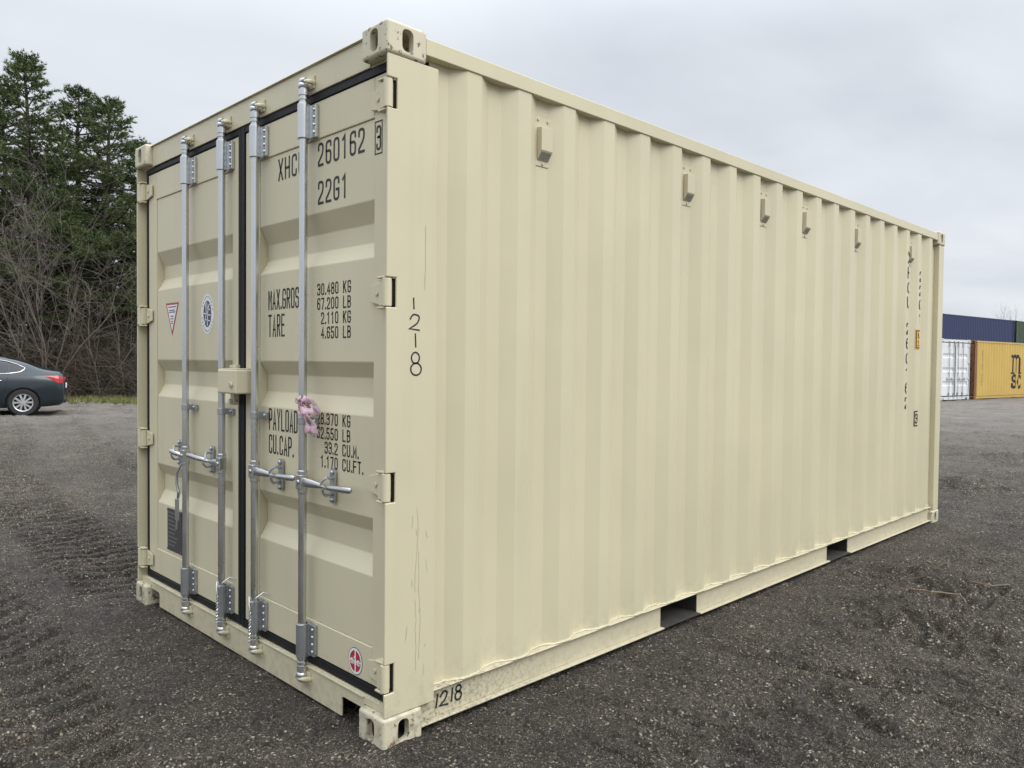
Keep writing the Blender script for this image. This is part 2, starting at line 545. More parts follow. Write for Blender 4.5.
def side_wall(root, L, X, sgn, mat, detail):
    """corrugated side; X outer plane, sgn +1 when its outer face looks to +X"""
    mb = MB()
    y0, y1 = 0.225, L-0.12
    z0, z1 = 0.150, 2.520
    ys = corr_stations(L, y0, y1)
    nz = 2
    rim = [(X-sgn*(0.014+corr_depth(y, L)), y) for y in ys]
    back = [(x-sgn*0.003, y) for x, y in rim]
    n = len(ys)
    vs = []
    for j in range(nz):
        z = z0+(z1-z0)*j/(nz-1)
        vs += [(x, y, z) for x, y in rim]
    for j in range(nz):
        z = z0+(z1-z0)*j/(nz-1)
        vs += [(x, y, z) for x, y in back]
    fs = []
    for L_ in range(2):
        o = L_*nz*n
        for j in range(nz-1):
            for i in range(n-1):
                q = (o+j*n+i, o+j*n+i+1, o+(j+1)*n+i+1, o+(j+1)*n+i)
                fs.append(q if L_ == 0 else q[::-1])
    for i in range(n-1):
        fs.append((i, i+1, nz*n+i+1, nz*n+i)); t = (nz-1)*n
        fs.append((t+i, t+i+1, nz*n+t+i+1, nz*n+t+i))
    mb.add(vs, fs)
    o = mb.build('side_wall', mat, root, bevel=0.010 if detail else 0, seg=3, smooth=12)
    if detail and sgn > 0:
        wb = MB(); pts = []
        rng = random.Random(3)
        for i in range(n-1):
            (xa, ya), (xb, yb) = rim[i], rim[i+1]
            k = max(2, int((Vector((xb-xa, yb-ya)).length)/0.012))
            for j in range(k):
                t = j/k
                pts.append((xa+(xb-xa)*t+0.003, ya+(yb-ya)*t, 0.1605+rng.uniform(-.0012, .0018)))
        wb.tube(pts, [0.0045+rng.uniform(-.001, .0016) for _ in pts], 6)
        wb.build('weld_bead', mat, o)
    return o

REC = [(1.990, 1.912, 1.840, 1.778), (1.392, 1.332, 1.256, 1.190), (0.812, 0.752, 0.664, 0.594)]
def door(root, side, mat, detail):
    """side 'R' or 'L' leaf; local coordinates of the container"""
    if side == 'R': X0, X1, P0, P1 = -1.166, -0.056, -1.036, -0.146
    else: X0, X1, P0, P1 = -2.360, -1.236, -2.246, -1.302
    Z0, Z1 = 0.190, 2.432
    yf, yp, yb = 0.050, 0.055, 0.100
    mb = MB()
    mb.box(X0, P0, yf, yb, Z0, Z1); mb.box(P1, X1, yf, yb, Z0, Z1)
    mb.box(P0, P1, yf, yb, 2.284, Z1); mb.box(P0, P1, yf, yb, Z0, 0.331)
    # sheet with three horizontal recesses
    prof = [(yp, 2.284)]
    for a, b, c, d in REC: prof += [(yp, a), (yp+.036, b), (yp+.036, c), (yp, d)]
    prof += [(yp, 0.331)]
    poly = prof+[(yb+.004, 0.331), (yb+.004, 2.284)]
    mb.prism(poly, P0, P1, 0)
    o = mb.build('door', mat, root, bevel=0.004 if detail else 0, smooth=12)
    g = MB()
    gy0, gy1 = 0.046, 0.085
    if side == 'R':
        g.box(-1.200, -0.052, gy0, gy1, Z1+.003, 2.464); g.box(-1.200, -0.052, gy0, gy1, 0.152, Z0-.003)
        g.box(-1.200, X0-.003, gy0-.002, gy1, 0.1525, 2.4635); g.box(X1+.001, -0.0515, gy0+.03, gy1, 0.1525, 2.4635)
    else:
        g.box(-2.388, -1.203, gy0, gy1, Z1+.003, 2.464); g.box(-2.388, -1.203, gy0, gy1, 0.152, Z0-.003)
        g.box(X1+.003, -1.203, gy0-.002, gy1, 0.1525, 2.4635); g.box(-2.388, X0-.003, gy0+.001, gy1, 0.1525, 2.4635)
    g.build('gasket', 'rubber', o, bevel=0.006 if detail else 0)
    # hinges
    for zc in (2.338, 1.640, 0.945, 0.258):
        h = MB()
        s = 1 if side == 'R' else -1
        cx = -0.024 if side == 'R' else -CW+0.024
        x_in = cx-s*0.128
        h.cyl((cx, 0.022, zc-.050), (cx, 0.022, zc+.050), 0.0165, 16)
        yy0, yy1 = 0.0375, 0.0455
        poly = [(cx, zc-.044), (cx-s*.055, zc-.044), (x_in, zc-.030), (x_in, zc+.030), (cx-s*.055, zc+.044), (cx, zc+.044)]
        if s > 0: poly = poly[::-1]
        h.prism(poly, yy0, yy1, 1)
        a_, b_ = sorted((cx, cx-s*.046)); h.box(a_, b_, 0.018, 0.0374, zc-.046, zc+.046)
        h.box(min(cx, cx-s*.05), max(cx, cx-s*.05), 0.012, 0.044, zc+.0502, zc+.058)
        h.box(min(cx, cx-s*.05), max(cx, cx-s*.05), 0.012, 0.044, zc-.058, zc-.0502)
        if detail:
            h.cyl((cx-s*.082, 0.032, zc), (cx-s*.082, 0.038, zc), 0.009, 10)
        h.build('hinge', mat, o, bevel=0.003 if detail else 0)
    return o

def locking_bar(root, x, side, handle, mat_keep, detail):
    yb = 0.012
    mb = MB(); mb.cyl((x, yb, 0.112), (x, yb, 2.496), 0.0165, 20)
    bar = mb.build('locking_bar', 'galv', root)
    for zc, hh in ((2.354, 0.069), (0.254, 0.069)):
        b = MB()
        b.cyl((x, yb, zc-hh), (x, yb, zc+hh), 0.0245, 20)
        b.box(x-.019, x+.019, yb+.004, 0.049, zc-hh, zc+hh)
        b.box(x+.015, x+.056, 0.034, 0.0488, zc-hh+.004, zc+hh-.004)
        b.box(x-.036, x-.017, 0.040, 0.0488, zc-hh+.004, zc+hh-.004)
        br = b.build('bearing_bracket', 'galv_dull' if zc < 1 else 'galv', bar, bevel=0.0025)
        if detail:
            bb = MB()
            for dz in (-.045, -.015, .015, .045):
                bb.sphere((x+.042, 0.0325, zc+dz), .0070, 10, 6, (1, .6, 1))
            bb.build('bolt', 'bolt', br)
    if detail:
        for zc in (2.424, 0.181):
            c = MB(); c.cyl((x, yb, zc-.006), (x, yb, zc+.006), 0.0195, 18); c.build('collar', 'bolt', bar)
    # mid clamp
    c = MB()
    c.cyl((x, yb, 1.137), (x, yb, 1.167), 0.0205, 18)
    c.box(x-.02, x+.02, yb+.003, 0.0485, 1.138, 1.166)
    c.box(x+.015, x+.062, 0.036, 0.0487, 1.138, 1.166); c.box(x-.034, x-.015, 0.036, 0.0487, 1.138, 1.166)
    if detail:
        c.sphere((x+.048, 0.0345, 1.152), .0075, 8, 5); c.sphere((x-.024, 0.0345, 1.152), .006, 8, 5)
    c.build('guide_clamp', 'galv_dull', bar, bevel=0.002)
    # cams at both ends
    for zc, s in ((2.492, 1), (0.116, -1)):
        k = MB()
        k.cyl((x, yb, zc-s*.035), (x, yb, zc-s*.012), 0.0205, 16)
        k.sphere((x, yb, zc+s*.004), 0.0225, 14, 8, (1, 1, .8))
        k.tube([(x-.016, yb-.004, zc), (x-.021, yb-.006, zc+s*.014), (x-.013, yb-.004, zc+s*.026), (x+.004, yb, zc+s*.028)], [.009, .011, .010, .008], 10)
        k.tube([(x, yb, zc+s*.012), (x+.01, yb-.010, zc+s*.022), (x+.026, yb-.006, zc+s*.024)], [.013, .011, .008], 10)
        k.cyl((x, yb, zc), (x, yb, zc+s*.034), .009, 10)
        k.cyl((x, yb, zc-s*.052), (x, yb, zc-s*.044), .0205, 16)
        k.build('cam', 'galv' if s > 0 else 'bolt', bar)
    if not handle: return bar
    s = 1 if side == 'R' else -1
    L = {'long': 0.375, 'short': 0.165}[handle]
    zc = 0.903
    h = MB()
    h.box(x-.021, x+.021, yb-.021, yb+.016, zc-.030, zc+.030)
    h.cyl((x-.0, yb-.026, zc), (x, yb-.018, zc), .010, 12)
    h.cyl((x, yb, zc-.048), (x, yb, zc+.048), .0198, 16)
    h.build('handle_hub', 'galv', bar, bevel=0.005)
    a = MB()
    ya = yb-.004
    secs = [(0.018, ya, .000, .006, .018), (0.07, ya+.003, -.001, .006, .016), (0.12, ya+.012, -.003, .008, .012), (0.165, ya+.014, -.006, .011, .009),
            (0.195, ya+.004, .000, .013, .012), (0.24, ya-.004, .002, .011, .013), (0.31, ya-.008, .006, .009, .013), (0.365, ya-.010, .009, .008, .012), (0.375, ya-.010, .009, .005, .008)]
    rings = []
    for t, y, dz, hy, hz in secs:
        t = t*L/0.375 if handle == 'short' else t
        xx = x+s*t
        rings.append([(xx, y+hy*math.cos(q)*1.0, zc+dz+hz*math.sin(q)) for q in [2*math.pi*k/12 for k in range(12)]])
    vs = [p for r in rings for p in r]; fs = []
    for i in range(len(rings)-1):
        for k in range(12): fs.append((i*12+k, i*12+(k+1) % 12, (i+1)*12+(k+1) % 12, (i+1)*12+k))
    fs.append(tuple(range(12))); fs.append(tuple((len(rings)-1)*12+k for k in range(12)))
    a.add(vs, fs)
    a.build('handle', 'galv', bar)
    # retainer on the door: rounded plate with a hook that folds over the handle
    xr = x+s*(0.178 if handle == 'long' else 0.150)
    p = MB()
    n = 10; prof = []
    for i in range(n+1):
        th = math.pi*i/n
        prof.append((xr+.017*math.cos(th), zc+.052+.017*math.sin(th)))
    for i in range(n+1):
        th = math.pi+math.pi*i/n
        prof.append((xr+.017*math.cos(th), zc-.052+.017*math.sin(th)))
    p.prism(prof, 0.040, 0.0485, 1)
    p.sphere((xr, 0.037, zc+.054), .010, 12, 6, (1, .7, 1)); p.sphere((xr, 0.037, zc-.054), .010, 12, 6, (1, .7, 1))
    p.tube([(xr-s*.004, 0.038, zc-.032), (xr-s*.004, 0.012, zc-.034), (xr-s*.002, .002, zc-.024), (xr, -.004, zc-.006)], [.006, .006, .0055, .004], 8)
    p.tube([(xr+s*.002, 0.038, zc+.032), (xr+s*.002, 0.016, zc+.036), (xr-s*.012, .004, zc+.024), (xr-s*.020, -.001, zc+.006)], [.006, .006, .0055, .004], 8)
    p.build('handle_retainer', 'galv_dull', bar)
    return bar

def keepers(root, x, mat):
    for zc, s in ((2.510, 1), (0.100, -1)):
        k = MB()
        yf = 0.038 if s > 0 else 0.0285
        k.box(x-.036, x+.042, yf-.006, yf+.002, zc-.026, zc+.026)
        k.tube([(x+.036, yf, zc-.004), (x+.040, yf-.020, zc-s*.004), (x+.036, yf-.034, zc-s*.006), (x+.027, yf-.040, zc-s*.006)], [.011, .010, .008, .006], 10)
        k.tube([(x-.030, yf, zc-.004), (x-.032, yf-.02, zc), (x-.026, yf-.030, zc+s*.004)], [.008, .008, .006], 10)
        k.build('cam_keeper', mat, root, bevel=0.002)

def container(name, loc, rz, L, mats, detail=False):
    """mats: body, cast, door, post"""
    root = empty(name, loc, rz)
    bm_, cm, dm, pm = mats
    for x0, x1, ox in ((-0.162, 0, 1), (-CW, -CW+0.162, -1)):
        for y0, y1, oy in ((0, 0.178, -1), (L-0.178, L, 1)):
            build_casting(root, x0, x1, y0, y1, 0, 0.118, ox, oy, cm, detail)
            build_casting(root, x0, x1, y0, y1, CH-.118, CH, ox, oy, cm, detail)
    bv = 0.006 if detail else 0
    HZ = (2.338, 1.640, 0.945, 0.258)
    for s in (1, -1):
        def X(v): return v if s > 0 else -CW-v
        def bx(mb, a, b, *r): mb.box(min(X(a), X(b)), max(X(a), X(b)), *r)
        mb = MB()
        # front post: side plate cut out at the hinges, set-back flange
        poly = [(.236, .1185), (.236, 2.4725), (.008, 2.4725)]
        for z in sorted(HZ, reverse=True): poly += [(.008, z+.053), (.050, z+.053), (.050, z-.053), (.008, z-.053)]
        poly += [(.008, .1185)]
        mb.prism(poly, X(-.006), X(-.016), 0)
        bx(mb, -.0163, -.049, .0082, .016, .119, 2.472) if False else None
        bx(mb, -.0163, -.049, .062, .075, .119, 2.472)
        bx(mb, -.0163, -.060, .0752, .2355, .119, 2.472)
        mb.build('corner_post', pm, root, bevel=0.004 if detail else 0, seg=3)
        if detail and s > 0:
            for z in HZ:
                g = MB(); g.box(-.046, -.0165, .046, .058, z-.050, z+.050)  # black block added behind each hinge cutout to paint the gap's shade
                g.build('hinge_gap_shade', 'rubber', root)
        mb = MB()
        bx(mb, -.006, -.075, L-.135, L-.006, .1185, 2.4725)
        mb.build('corner_post', pm, root, bevel=bv, seg=3)
        # rails
        mb = MB(); bx(mb, -.008, -.068, .1785, L-.1785, 2.510, 2.572)
        mb.build('top_side_rail', bm_, root, bevel=0.004 if detail else 0)
        mb = MB()
        zb0, zb1 = 0.040, 0.1575
        if detail:
            segs = [(.1785, 1.760), (2.105, 3.775), (4.130, L-.1785)]
        else:
            segs = [(.1785, L-.1785)]
        for a, b in segs:
            bx(mb, -.036, -.042, a, b, zb0-.0004, zb1-.006)
            bx(mb, -.0090, -.08, a, b, zb0-.008, zb0-.0005)
        bx(mb, -.010, -.075, .1785, L-.1785, zb1-.0055, zb1)
        if detail:
            for a, b in ((1.760, 2.105), (3.775, 4.130)):
                if s > 0:
                    fp = MB()
                    fp.box(-CW+.045, -.0425, a-.006, a-.0005, zb0, zb1-.006); fp.box(-CW+.045, -.0425, b+.0005, b+.006, zb0, zb1-.006)
                    fp.box(-CW+.045, -.0425, a, b, zb1-.0115, zb1-.006); fp.box(-CW+.025, -.0120, a, b, zb0-.006, zb0-.001)
                    fp.build('fork_pocket', 'pocket', root)
        mb.build('bottom_side_rail', M['beige_rail'] if detail else bm_, root, bevel=0.003 if detail else 0)
        side_wall(root, L, 0 if s > 0 else -CW, s, bm_, detail)
    # door header with its rounded top lip, sill with two lifting notches
    mb = MB()
    mb.box(-CW+.1625, -.1625, .040, .150, 2.467, 2.577); mb.box(-CW+.1625, -.1625, .030, .160, 2.5775, 2.583)
    mb.box(-CW+.016, -.016, .045, .100, 2.467, 2.4725)
    mb.build('door_header', bm_, root, bevel=bv*.5)
    mb = MB()
    poly = [(-CW+.1625, .100), (-CW+.265, .100), (-CW+.278, .092), (-CW+.278, .022), (-.318, .022), (-.318, .092), (-.305, .100), (-.1625, .100), (-.1625, .148), (-CW+.1625, .148)]
    mb.prism(poly[::-1], .030, .038, 1)
    mb.box(-CW+.016, -.016, .0385, .16, .1405, .1482)
    mb.box(-CW+.165, -.165, .024, .0297, .142, .149)
    mb.box(-.1622, -.0172, .0302, .0378, .119, .1478); mb.box(-CW+.0172, -CW+.1622, .0302, .0378, .119, .1478)
    mb.build('door_sill', bm_, root, bevel=bv*.3)
    # rest of the shell
    mb = MB()
    n = int((L-.4)/.18)
    prof = [(.16, 2.560)]
    for k in range(n):
        b = .2+(L-.4)/n*k; p = (L-.4)/n
        prof += [(b, 2.560), (b+p*.25, 2.574), (b+p*.6, 2.574), (b+p*.85, 2.560)]
    prof += [(L-.16, 2.560), (L-.16, 2.552), (.16, 2.552)]
    mb.prism(prof[::-1], -CW+.0685, -.0685, 0)
    mb.build('roof', bm_, root)
    mb = MB(); mb.box(-CW+.08, -.08, .105, L-.06, .120, .148); mb.build('floor', 'floor_ply', root)
    mb = MB()
    prof = []
    k = 0
    x = -CW+.08
    while x < -.12:
        prof += [(x, L-.05), (x+.06, L-.05), (x+.11, L-.02), (x+.17, L-.02)]; x += .22
    prof = [p for p in prof if p[0] < -.08]+[(-.078, L-.05)]
    prof += [(-.078, L-.06), (-CW+.078, L-.06)]
    mb.prism(prof, .15, 2.5, 2)
    mb.box(-CW+.1625, -.1625, L-.07, L-.01, .03, .1495); mb.box(-CW+.1625, -.1625, L-.07, L-.01, 2.5005, 2.575)
    mb.build('end_wall', bm_, root)
    dR = door(root, 'R', dm, detail); dL = door(root, 'L', dm, detail)
    for x, sd, hd in ((-.585, 'R', 'long'), (-1.001, 'R', 'long'), (-1.334, 'L', 'long'), (-1.756, 'L', 'short')):
        locking_bar(root, x, sd, hd, bm_, detail)
        keepers(root, x, bm_)
    return root, dR, dL
# ------------------------------------------------------------------ ground
def vnoise(x, y, seed=0.0):
    ix = np.floor(x); iy = np.floor(y)
    fx = x-ix; fy = y-iy
    fx = fx*fx*(3-2*fx); fy = fy*fy*(3-2*fy)
    def h(a, b):
        v = np.sin(a*127.1+b*311.7+seed*74.7)*43758.5453
        return v-np.floor(v)
    a = h(ix, iy); b = h(ix+1, iy); c = h(ix, iy+1); d = h(ix+1, iy+1)
    return (a*(1-fx)+b*fx)*(1-fy)+(c*(1-fx)+d*fx)*fy-0.5
def sstep(a, b, x):
    t = np.clip((x-a)/(b-a), 0, 1)
    return t*t*(3-2*t)
TRK = [  # centre line xs, ys, half width, strength
    ((-30, -13, -9, -6, -3.6, -2.2), (4.6, 1.75, 0.62, 0.34, 0.16, 0.10), 0.30, 1.0),
    ((-30, -9, -6, -3.5, -1.8, 0.6), (1.0, -0.75, -0.72, -0.66, -0.74, -1.0), 0.24, 0.62),
    ((-30, -16, -11, -7, -4.2), (7.5, 3.3, 2.2, 2.1, 2.3), 0.28, 0.8),
    ((-34, -20, -13, -8, -5), (9.5, 5.6, 4.3, 3.9, 4.2), 0.30, 0.8),
    ((-30, -8, -5.2, -3.4, -2.2), (-1.0, -1.75, -1.55, -1.30, -1.25), 0.22, 0.5),
]
CLODS = [(1.02, 2.72, 0.42, 0.22, 1.0), (0.85, 3.55, 0.55, 0.30, 0.8), (0.1, 3.9, 0.8, 0.25, 0.5), (-1.0, -1.15, 0.35, 0.18, 0.7), (-2.9, -1.0, 0.3, 0.2, 0.5), (0.35, -1.2, 0.4, 0.2, 0.4), (-0.6, 8.5, 0.9, 0.5, 0.6), (-1.0, 12.0, 1.2, 0.5, 0.6)]
def ground_h(x, y):
    x = np.asarray(x, float); y = np.asarray(y, float)
    h = 0.050*vnoise(x*.22, y*.22, 1)+0.022*vnoise(x*.8, y*.8, 2)+0.024*vnoise(x*2.3+.3, y*2.3, 3)+0.016*vnoise(x*6.1, y*6.1, 4)+0.011*vnoise(x*15.7, y*15.7, 5)
    gr = vnoise(x*41, y*41, 6)
    h += 0.011*gr*(0.6+1.2*np.clip(vnoise(x*3.1, y*3.1, 17)+.5, 0, 1))+0.010*vnoise(x*83, y*83, 16)
    xw = x+.5*vnoise(x*.7, y*.7, 41); yw = y+.5*vnoise(x*.7+9, y*.7, 42)
    rid = np.abs(vnoise(xw*.55-yw*.25, yw*2.6+xw*.5, 43))
    h += 0.060*(1-sstep(0, .11, rid))*sstep(-.1, .3, vnoise(x*.45, y*.45, 44))*(0.6+vnoise(x*9, y*9, 45))
    rid2 = np.abs(vnoise(xw*1.6, yw*4.2, 46))
    h -= 0.034*(1-sstep(0, .08, rid2))*sstep(-.05, .25, vnoise(x*.6+5, y*.6, 47))
    cl = vnoise(x*1.3, y*1.3, 7)+vnoise(x*.5, y*.5, 8)
    h += 0.045*sstep(.05, .45, cl)*np.abs(vnoise(x*11, y*11, 9))*2
    for xs, ys, hw, st in TRK:
        yc = np.interp(x, xs, ys)
        d = y-yc+0.06*vnoise(x*2, y*2, 10)
        m = (1-sstep(hw*.8, hw*1.25, np.abs(d)))*sstep(xs[0], xs[0]+2, x)*(1-sstep(xs[-1]-.5, xs[-1], x))*st
        m = m*(0.55+0.9*np.clip(vnoise(x*.9, y*.9, 11)+.5, 0, 1))
        ph = x*(1/0.17)+np.abs(d)*2.2+0.5*vnoise(x*3, y*3, 12)
        lug = np.abs((ph % 1.0)-.5)*2
        lug = sstep(.12, .55, lug+.25*vnoise(x*14, y*14, 18))
        h += m*(0.080*lug-0.055)
        h += 0.035*st*np.exp(-((np.abs(d)-hw*1.35)/0.09)**2)*(vnoise(x*5, y*5, 13)+.5)*sstep(xs[0], xs[0]+2, x)*(1-sstep(xs[-1]-.6, xs[-1], x))
    for cx, cy, a, b, st in CLODS:
        m = np.exp(-(((x-cx)/a)**2+((y-cy)/b)**2))*st
        h += m*(0.26*np.abs(vnoise(x*12, y*12, 14))+0.13*vnoise(x*6, y*6, 15)+.006)
    # the pad under and beside the container is level
    dx = np.maximum(np.maximum(-CW-x, x), 0); dy = np.maximum(np.maximum(-y, y-6.058), 0)
    dd = np.sqrt(dx*dx+dy*dy)
    k = sstep(0.0, 0.9, dd)
    h = h*(0.30+0.70*k)+0.006*(1-k)
    return h

def make_ground():
    m = NT('dark_gravel')
    p = m.pos()
    big = m.noise(p, 0.35, 4, 0.6)
    mid = m.noise(p, 2.6, 5, 0.65)
    cell = m.n('ShaderNodeSeparateColor', {0: m.vor(p, 125, outp='Color')}).outputs[0]
    cell2 = m.n('ShaderNodeSeparateColor', {0: m.vor(p, 300, outp='Color')}).outputs[1]
    g1 = m.ramp(cell, [(0.0, (.011, .010, .0085)), (.50, (.030, .0270, .0240)), (.76, (.064, .0578, .051)), (.93, (.125, .114, .102)), (.982, (.34, .32, .285))])
    g2 = m.ramp(cell2, [(0.0, (.012, .011, .0092)), (.6, (.035, .0318, .028)), (.88, (.078, .0705, .062)), (.988, (.27, .25, .222))])
    c = m.mix(m.ramp(m.noise(p, 18, 3), [(.4, 0.0), (.6, 1.0)]), g1, g2)
    c = m.mix(1.0, c, m.ramp(mid, [(.30, (.84, .80, .735)), (.70, (1.90, 1.77, 1.57))]), 'MULTIPLY')
    c = m.mix(m.ramp(big, [(.42, 0.0), (.7, .35)]), c, m.mix(1.0, c, (2.0, 1.82, 1.58, 1), 'MULTIPLY'))
    # lighter grey gravel tone, blended in with distance from the container
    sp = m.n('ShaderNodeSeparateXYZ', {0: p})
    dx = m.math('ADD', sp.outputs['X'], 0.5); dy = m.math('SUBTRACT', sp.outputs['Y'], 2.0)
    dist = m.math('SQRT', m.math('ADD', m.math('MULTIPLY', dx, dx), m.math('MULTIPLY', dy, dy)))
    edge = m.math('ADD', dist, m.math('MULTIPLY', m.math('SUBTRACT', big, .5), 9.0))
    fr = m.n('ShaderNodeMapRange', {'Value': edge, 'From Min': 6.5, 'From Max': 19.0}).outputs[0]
    far_tone = m.mix(m.ramp(m.noise(p, 1.1, 6, .7), [(.3, 0.0), (.72, 1.0)]), (.110, .097, .083, 1), (.255, .226, .195, 1))
    far_tone = m.mix(m.ramp(cell, [(.75, 0.0), (1, .5)]), far_tone, (.28, .26, .245, 1))
    c = m.mix(m.math('MULTIPLY', fr, 0.92), c, far_tone)
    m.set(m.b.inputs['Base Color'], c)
    m.set(m.b.inputs['Roughness'], m.math('ADD', m.math('MULTIPLY', mid, .25), .66))
    m.b.inputs['Specular IOR Level'].default_value = 0.35
    nb = m.bump(m.vor(p, 125), 1.0, 0.008)
    nb = m.bump(m.noise(p, 42, 6, .75), 1.0, 0.022, nb)
    m.set(m.b.inputs['Normal'], nb)
    a0 = math.atan2(f_.y, f_.x)
    fine = np.linspace(-R(49), R(49), 780)
    coarse = np.linspace(R(49), 2*math.pi-R(49), 72)[1:-1]
    ang = a0+np.concatenate([fine, coarse])
    rad = np.concatenate([np.geomspace(.3, 1.6, 26)[:-1], np.geomspace(1.6, 26, 580)[:-1], np.geomspace(26, 1200, 70)])
    A, Rd = np.meshgrid(ang, rad)
    x = CAMP.x+Rd*np.cos(A); y = CAMP.y+Rd*np.sin(A)
    z = ground_h(x, y)*(1-sstep(60, 200, Rd))
    V = np.stack([x, y, z], -1).reshape(-1, 3)
    nr, na = x.shape
    i, j = np.meshgrid(np.arange(nr-1), np.arange(na), indexing='ij')
    q = np.stack([i*na+j, (i+1)*na+j, (i+1)*na+(j+1) % na, i*na+(j+1) % na], -1).reshape(-1, 4)
    V = np.vstack([V, [[CAMP.x, CAMP.y, float(ground_h(CAMP.x, CAMP.y))]]])
    o = np_mesh('ground', V, q[:, ::-1] if False else q, m.m, smooth=True)
    # close the middle
    cap = MB(); c0 = len(V)-1
    bm = bmesh.new(); bm.from_mesh(o.data); bm.verts.ensure_lookup_table()
    for k in range(na):
        bm.faces.new((bm.verts[c0], bm.verts[k], bm.verts[(k+1) % na]))
    bm.to_mesh(o.data); bm.free()
    tag(o, kind='structure')

def make_stones():
    m = NT('loose_stone')
    rnd = m.n('ShaderNodeNewGeometry').outputs['Random Per Island']
    m.set(m.b.inputs['Base Color'], m.ramp(rnd, [(0.0, (.018, .017, .015)), (.50, (.036, .0325, .0285)), (.86, (.068, .062, .053)), (.965, (.098, .091, .081)), (.992, (.23, .22, .20)), (1.0, (.52, .50, .46))]))
    m.b.inputs['Roughness'].default_value = .75
    rng = np.random.default_rng(5)
    N = 170000
    a0 = math.atan2(f_.y, f_.x)
    a = a0+rng.uniform(-R(44), R(44), N)
    r = np.exp(rng.uniform(math.log(1.9), math.log(22), N))
    x = CAMP.x+r*np.cos(a); y = CAMP.y+r*np.sin(a)
    keep = ~((x > -CW-.01) & (x < .01) & (y > -.01) & (y < 6.07))
    keep &= (vnoise(x*2.2, y*2.2, 21)+.5) > rng.uniform(.12, .85, N)
    x, y, r = x[keep], y[keep], r[keep]
    n = len(x)
    s = np.exp(rng.normal(math.log(.0025), .34, n))*np.clip((r/3.0)**.45, .8, 2.4)
    bigm = rng.uniform(0, 1, n) < .0022
    s[bigm] *= rng.uniform(1.6, 2.5, bigm.sum())
    z = ground_h(x, y)+s*.15
    octa = np.array([[1,0,0],[-1,0,0],[0,1,0],[0,-1,0],[0,0,1],[0,0,-1]], float)
    fac = np.array([[0,2,4],[2,1,4],[1,3,4],[3,0,4],[2,0,5],[1,2,5],[3,1,5],[0,3,5]])
    V = octa[None]*rng.uniform(.75, 1.2, (n, 6, 1))+rng.normal(0, .14, (n, 6, 3))
    V[:, :, 2] *= .62
    th = rng.uniform(0, 6.28, n); c, sn = np.cos(th)[:, None], np.sin(th)[:, None]
    vx = V[:, :, 0]*c-V[:, :, 1]*sn; vy = V[:, :, 0]*sn+V[:, :, 1]*c
    V = np.stack([vx, vy, V[:, :, 2]], -1)*s[:, None, None]+np.stack([x, y, z], -1)[:, None]
    F = fac[None]+(np.arange(n)*6)[:, None, None]
    o = np_mesh('gravel', V.reshape(-1, 3), F.reshape(-1, 3), m.m)
    tag(o, 'loose grey and white stones scattered over the dark ground', 'gravel', kind='stuff')
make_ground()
make_stones()

# ------------------------------------------------------------------ the beige container
main, dR, dL = container('shipping_container', (0, 0, 0), 0, 6.058, (M['beige'], M['beige_cast'], M['beige_door'], M['beige']), True)
tag(main, 'new beige shipping container with galvanised locking bars and closed doors, large in the middle', 'shipping container')

# vents in the inner flats under the top rail
def make_vent(k):
    y = 0.841+PITCH*k; X = -0.0500
    mb = MB()
    mb.box(X-.001, X+.0035, y-.047, y+.047, 2.234, 2.447)
    prof = [(X+.002, 2.396), (X+.032, 2.392), (X+.032, 2.296), (X+.006, 2.258)]
    mb.prism([(p[0], p[1]) for p in prof], y-.035, y+.035, 1)
    for yy, zz in ((y-.030, 2.428), (y+.030, 2.428), (y, 2.245)): mb.cyl((X+.003, yy, zz), (X+.009, yy, zz), .0065, 8)
    o = mb.build('vent', M['vent'], main, bevel=.0018, smooth=12)
    g = MB()
    # dark slots of the sloping outlet
    for t in (.2, .4, .6, .8):
        x = X+.032+(.006-.032)*t; z = 2.296+(2.258-2.296)*t
        g.box(x-.0012, x+.0018, y-.030, y+.030, z-.0024, z+.0008)
    g.build('outlet_slot', 'engraving', o)
    e = MB(); e.box(X-.0002, X+.0006, y-.0495, y+.0495, 2.2315, 2.4495); e.build('sealant_line', 'scuff', o)
M['engraving'] = plain('plate_print', (.15, .15, .145), .5, .2, .2, 60, 0)
M['vent'] = paint('beige_plastic', (0.55, 0.50, 0.355), 0.5, 0.05, dirt=0.1)
for k in (0, 4, 7, 9, 12, 16): make_vent(k)

# lettering on the right door
def on_door(off):
    return lambda u, v: (u, 0.0550-off, v)
def letter_line(parent, fn, mat, *items):
    k = Ink(fn)
    for it in items: k.text(*it)
    return k.build('lettering', mat, parent)
od = on_door(.0008)
for it in (('XHCU', -.872, 2.262, .094, .043, .0575, .0105), ('260162', -.546, 2.268, .094, .043, .0575, .0105), ('22G1', -.545, 2.116, .094, .043, .0575, .0105),
           ('MAX.GROSS', -.958, 1.704, .088, .030, .0365, .0085, .42), ('TARE', -.958, 1.596, .098, .030, .0385, .0085),
           ('PAYLOAD', -.951, 1.184, .096, .030, .0365, .0085), ('CU.CAP.', -.951, 1.069, .085, .030, .0375, .0085, .55)):
    letter_line(dR, od, 'black_paint', it)
kk = Ink(od)
for t, un, z in (('30.480', 'KG', 1.706), ('67.200', 'LB', 1.648), ('2.110', 'KG', 1.590), ('4.650', 'LB', 1.532),
                 ('28.370', 'KG', 1.187), ('62.550', 'LB', 1.129), ('33.2', 'CU.M.', 1.072), ('1.170', 'CU.FT.', 1.015)):
    w = kk.width(t, .0300, .0235, .45)
    letter_line(dR, od, 'black_paint', (t, -.391-w, z, .048, .0235, .0300, .0062, .45))
    letter_line(dR, od, 'black_paint', (un, -.358, z, .048, .0235, .0310, .0062, .40))
ik = Ink(lambda u, v: (u, 0.0492, v))
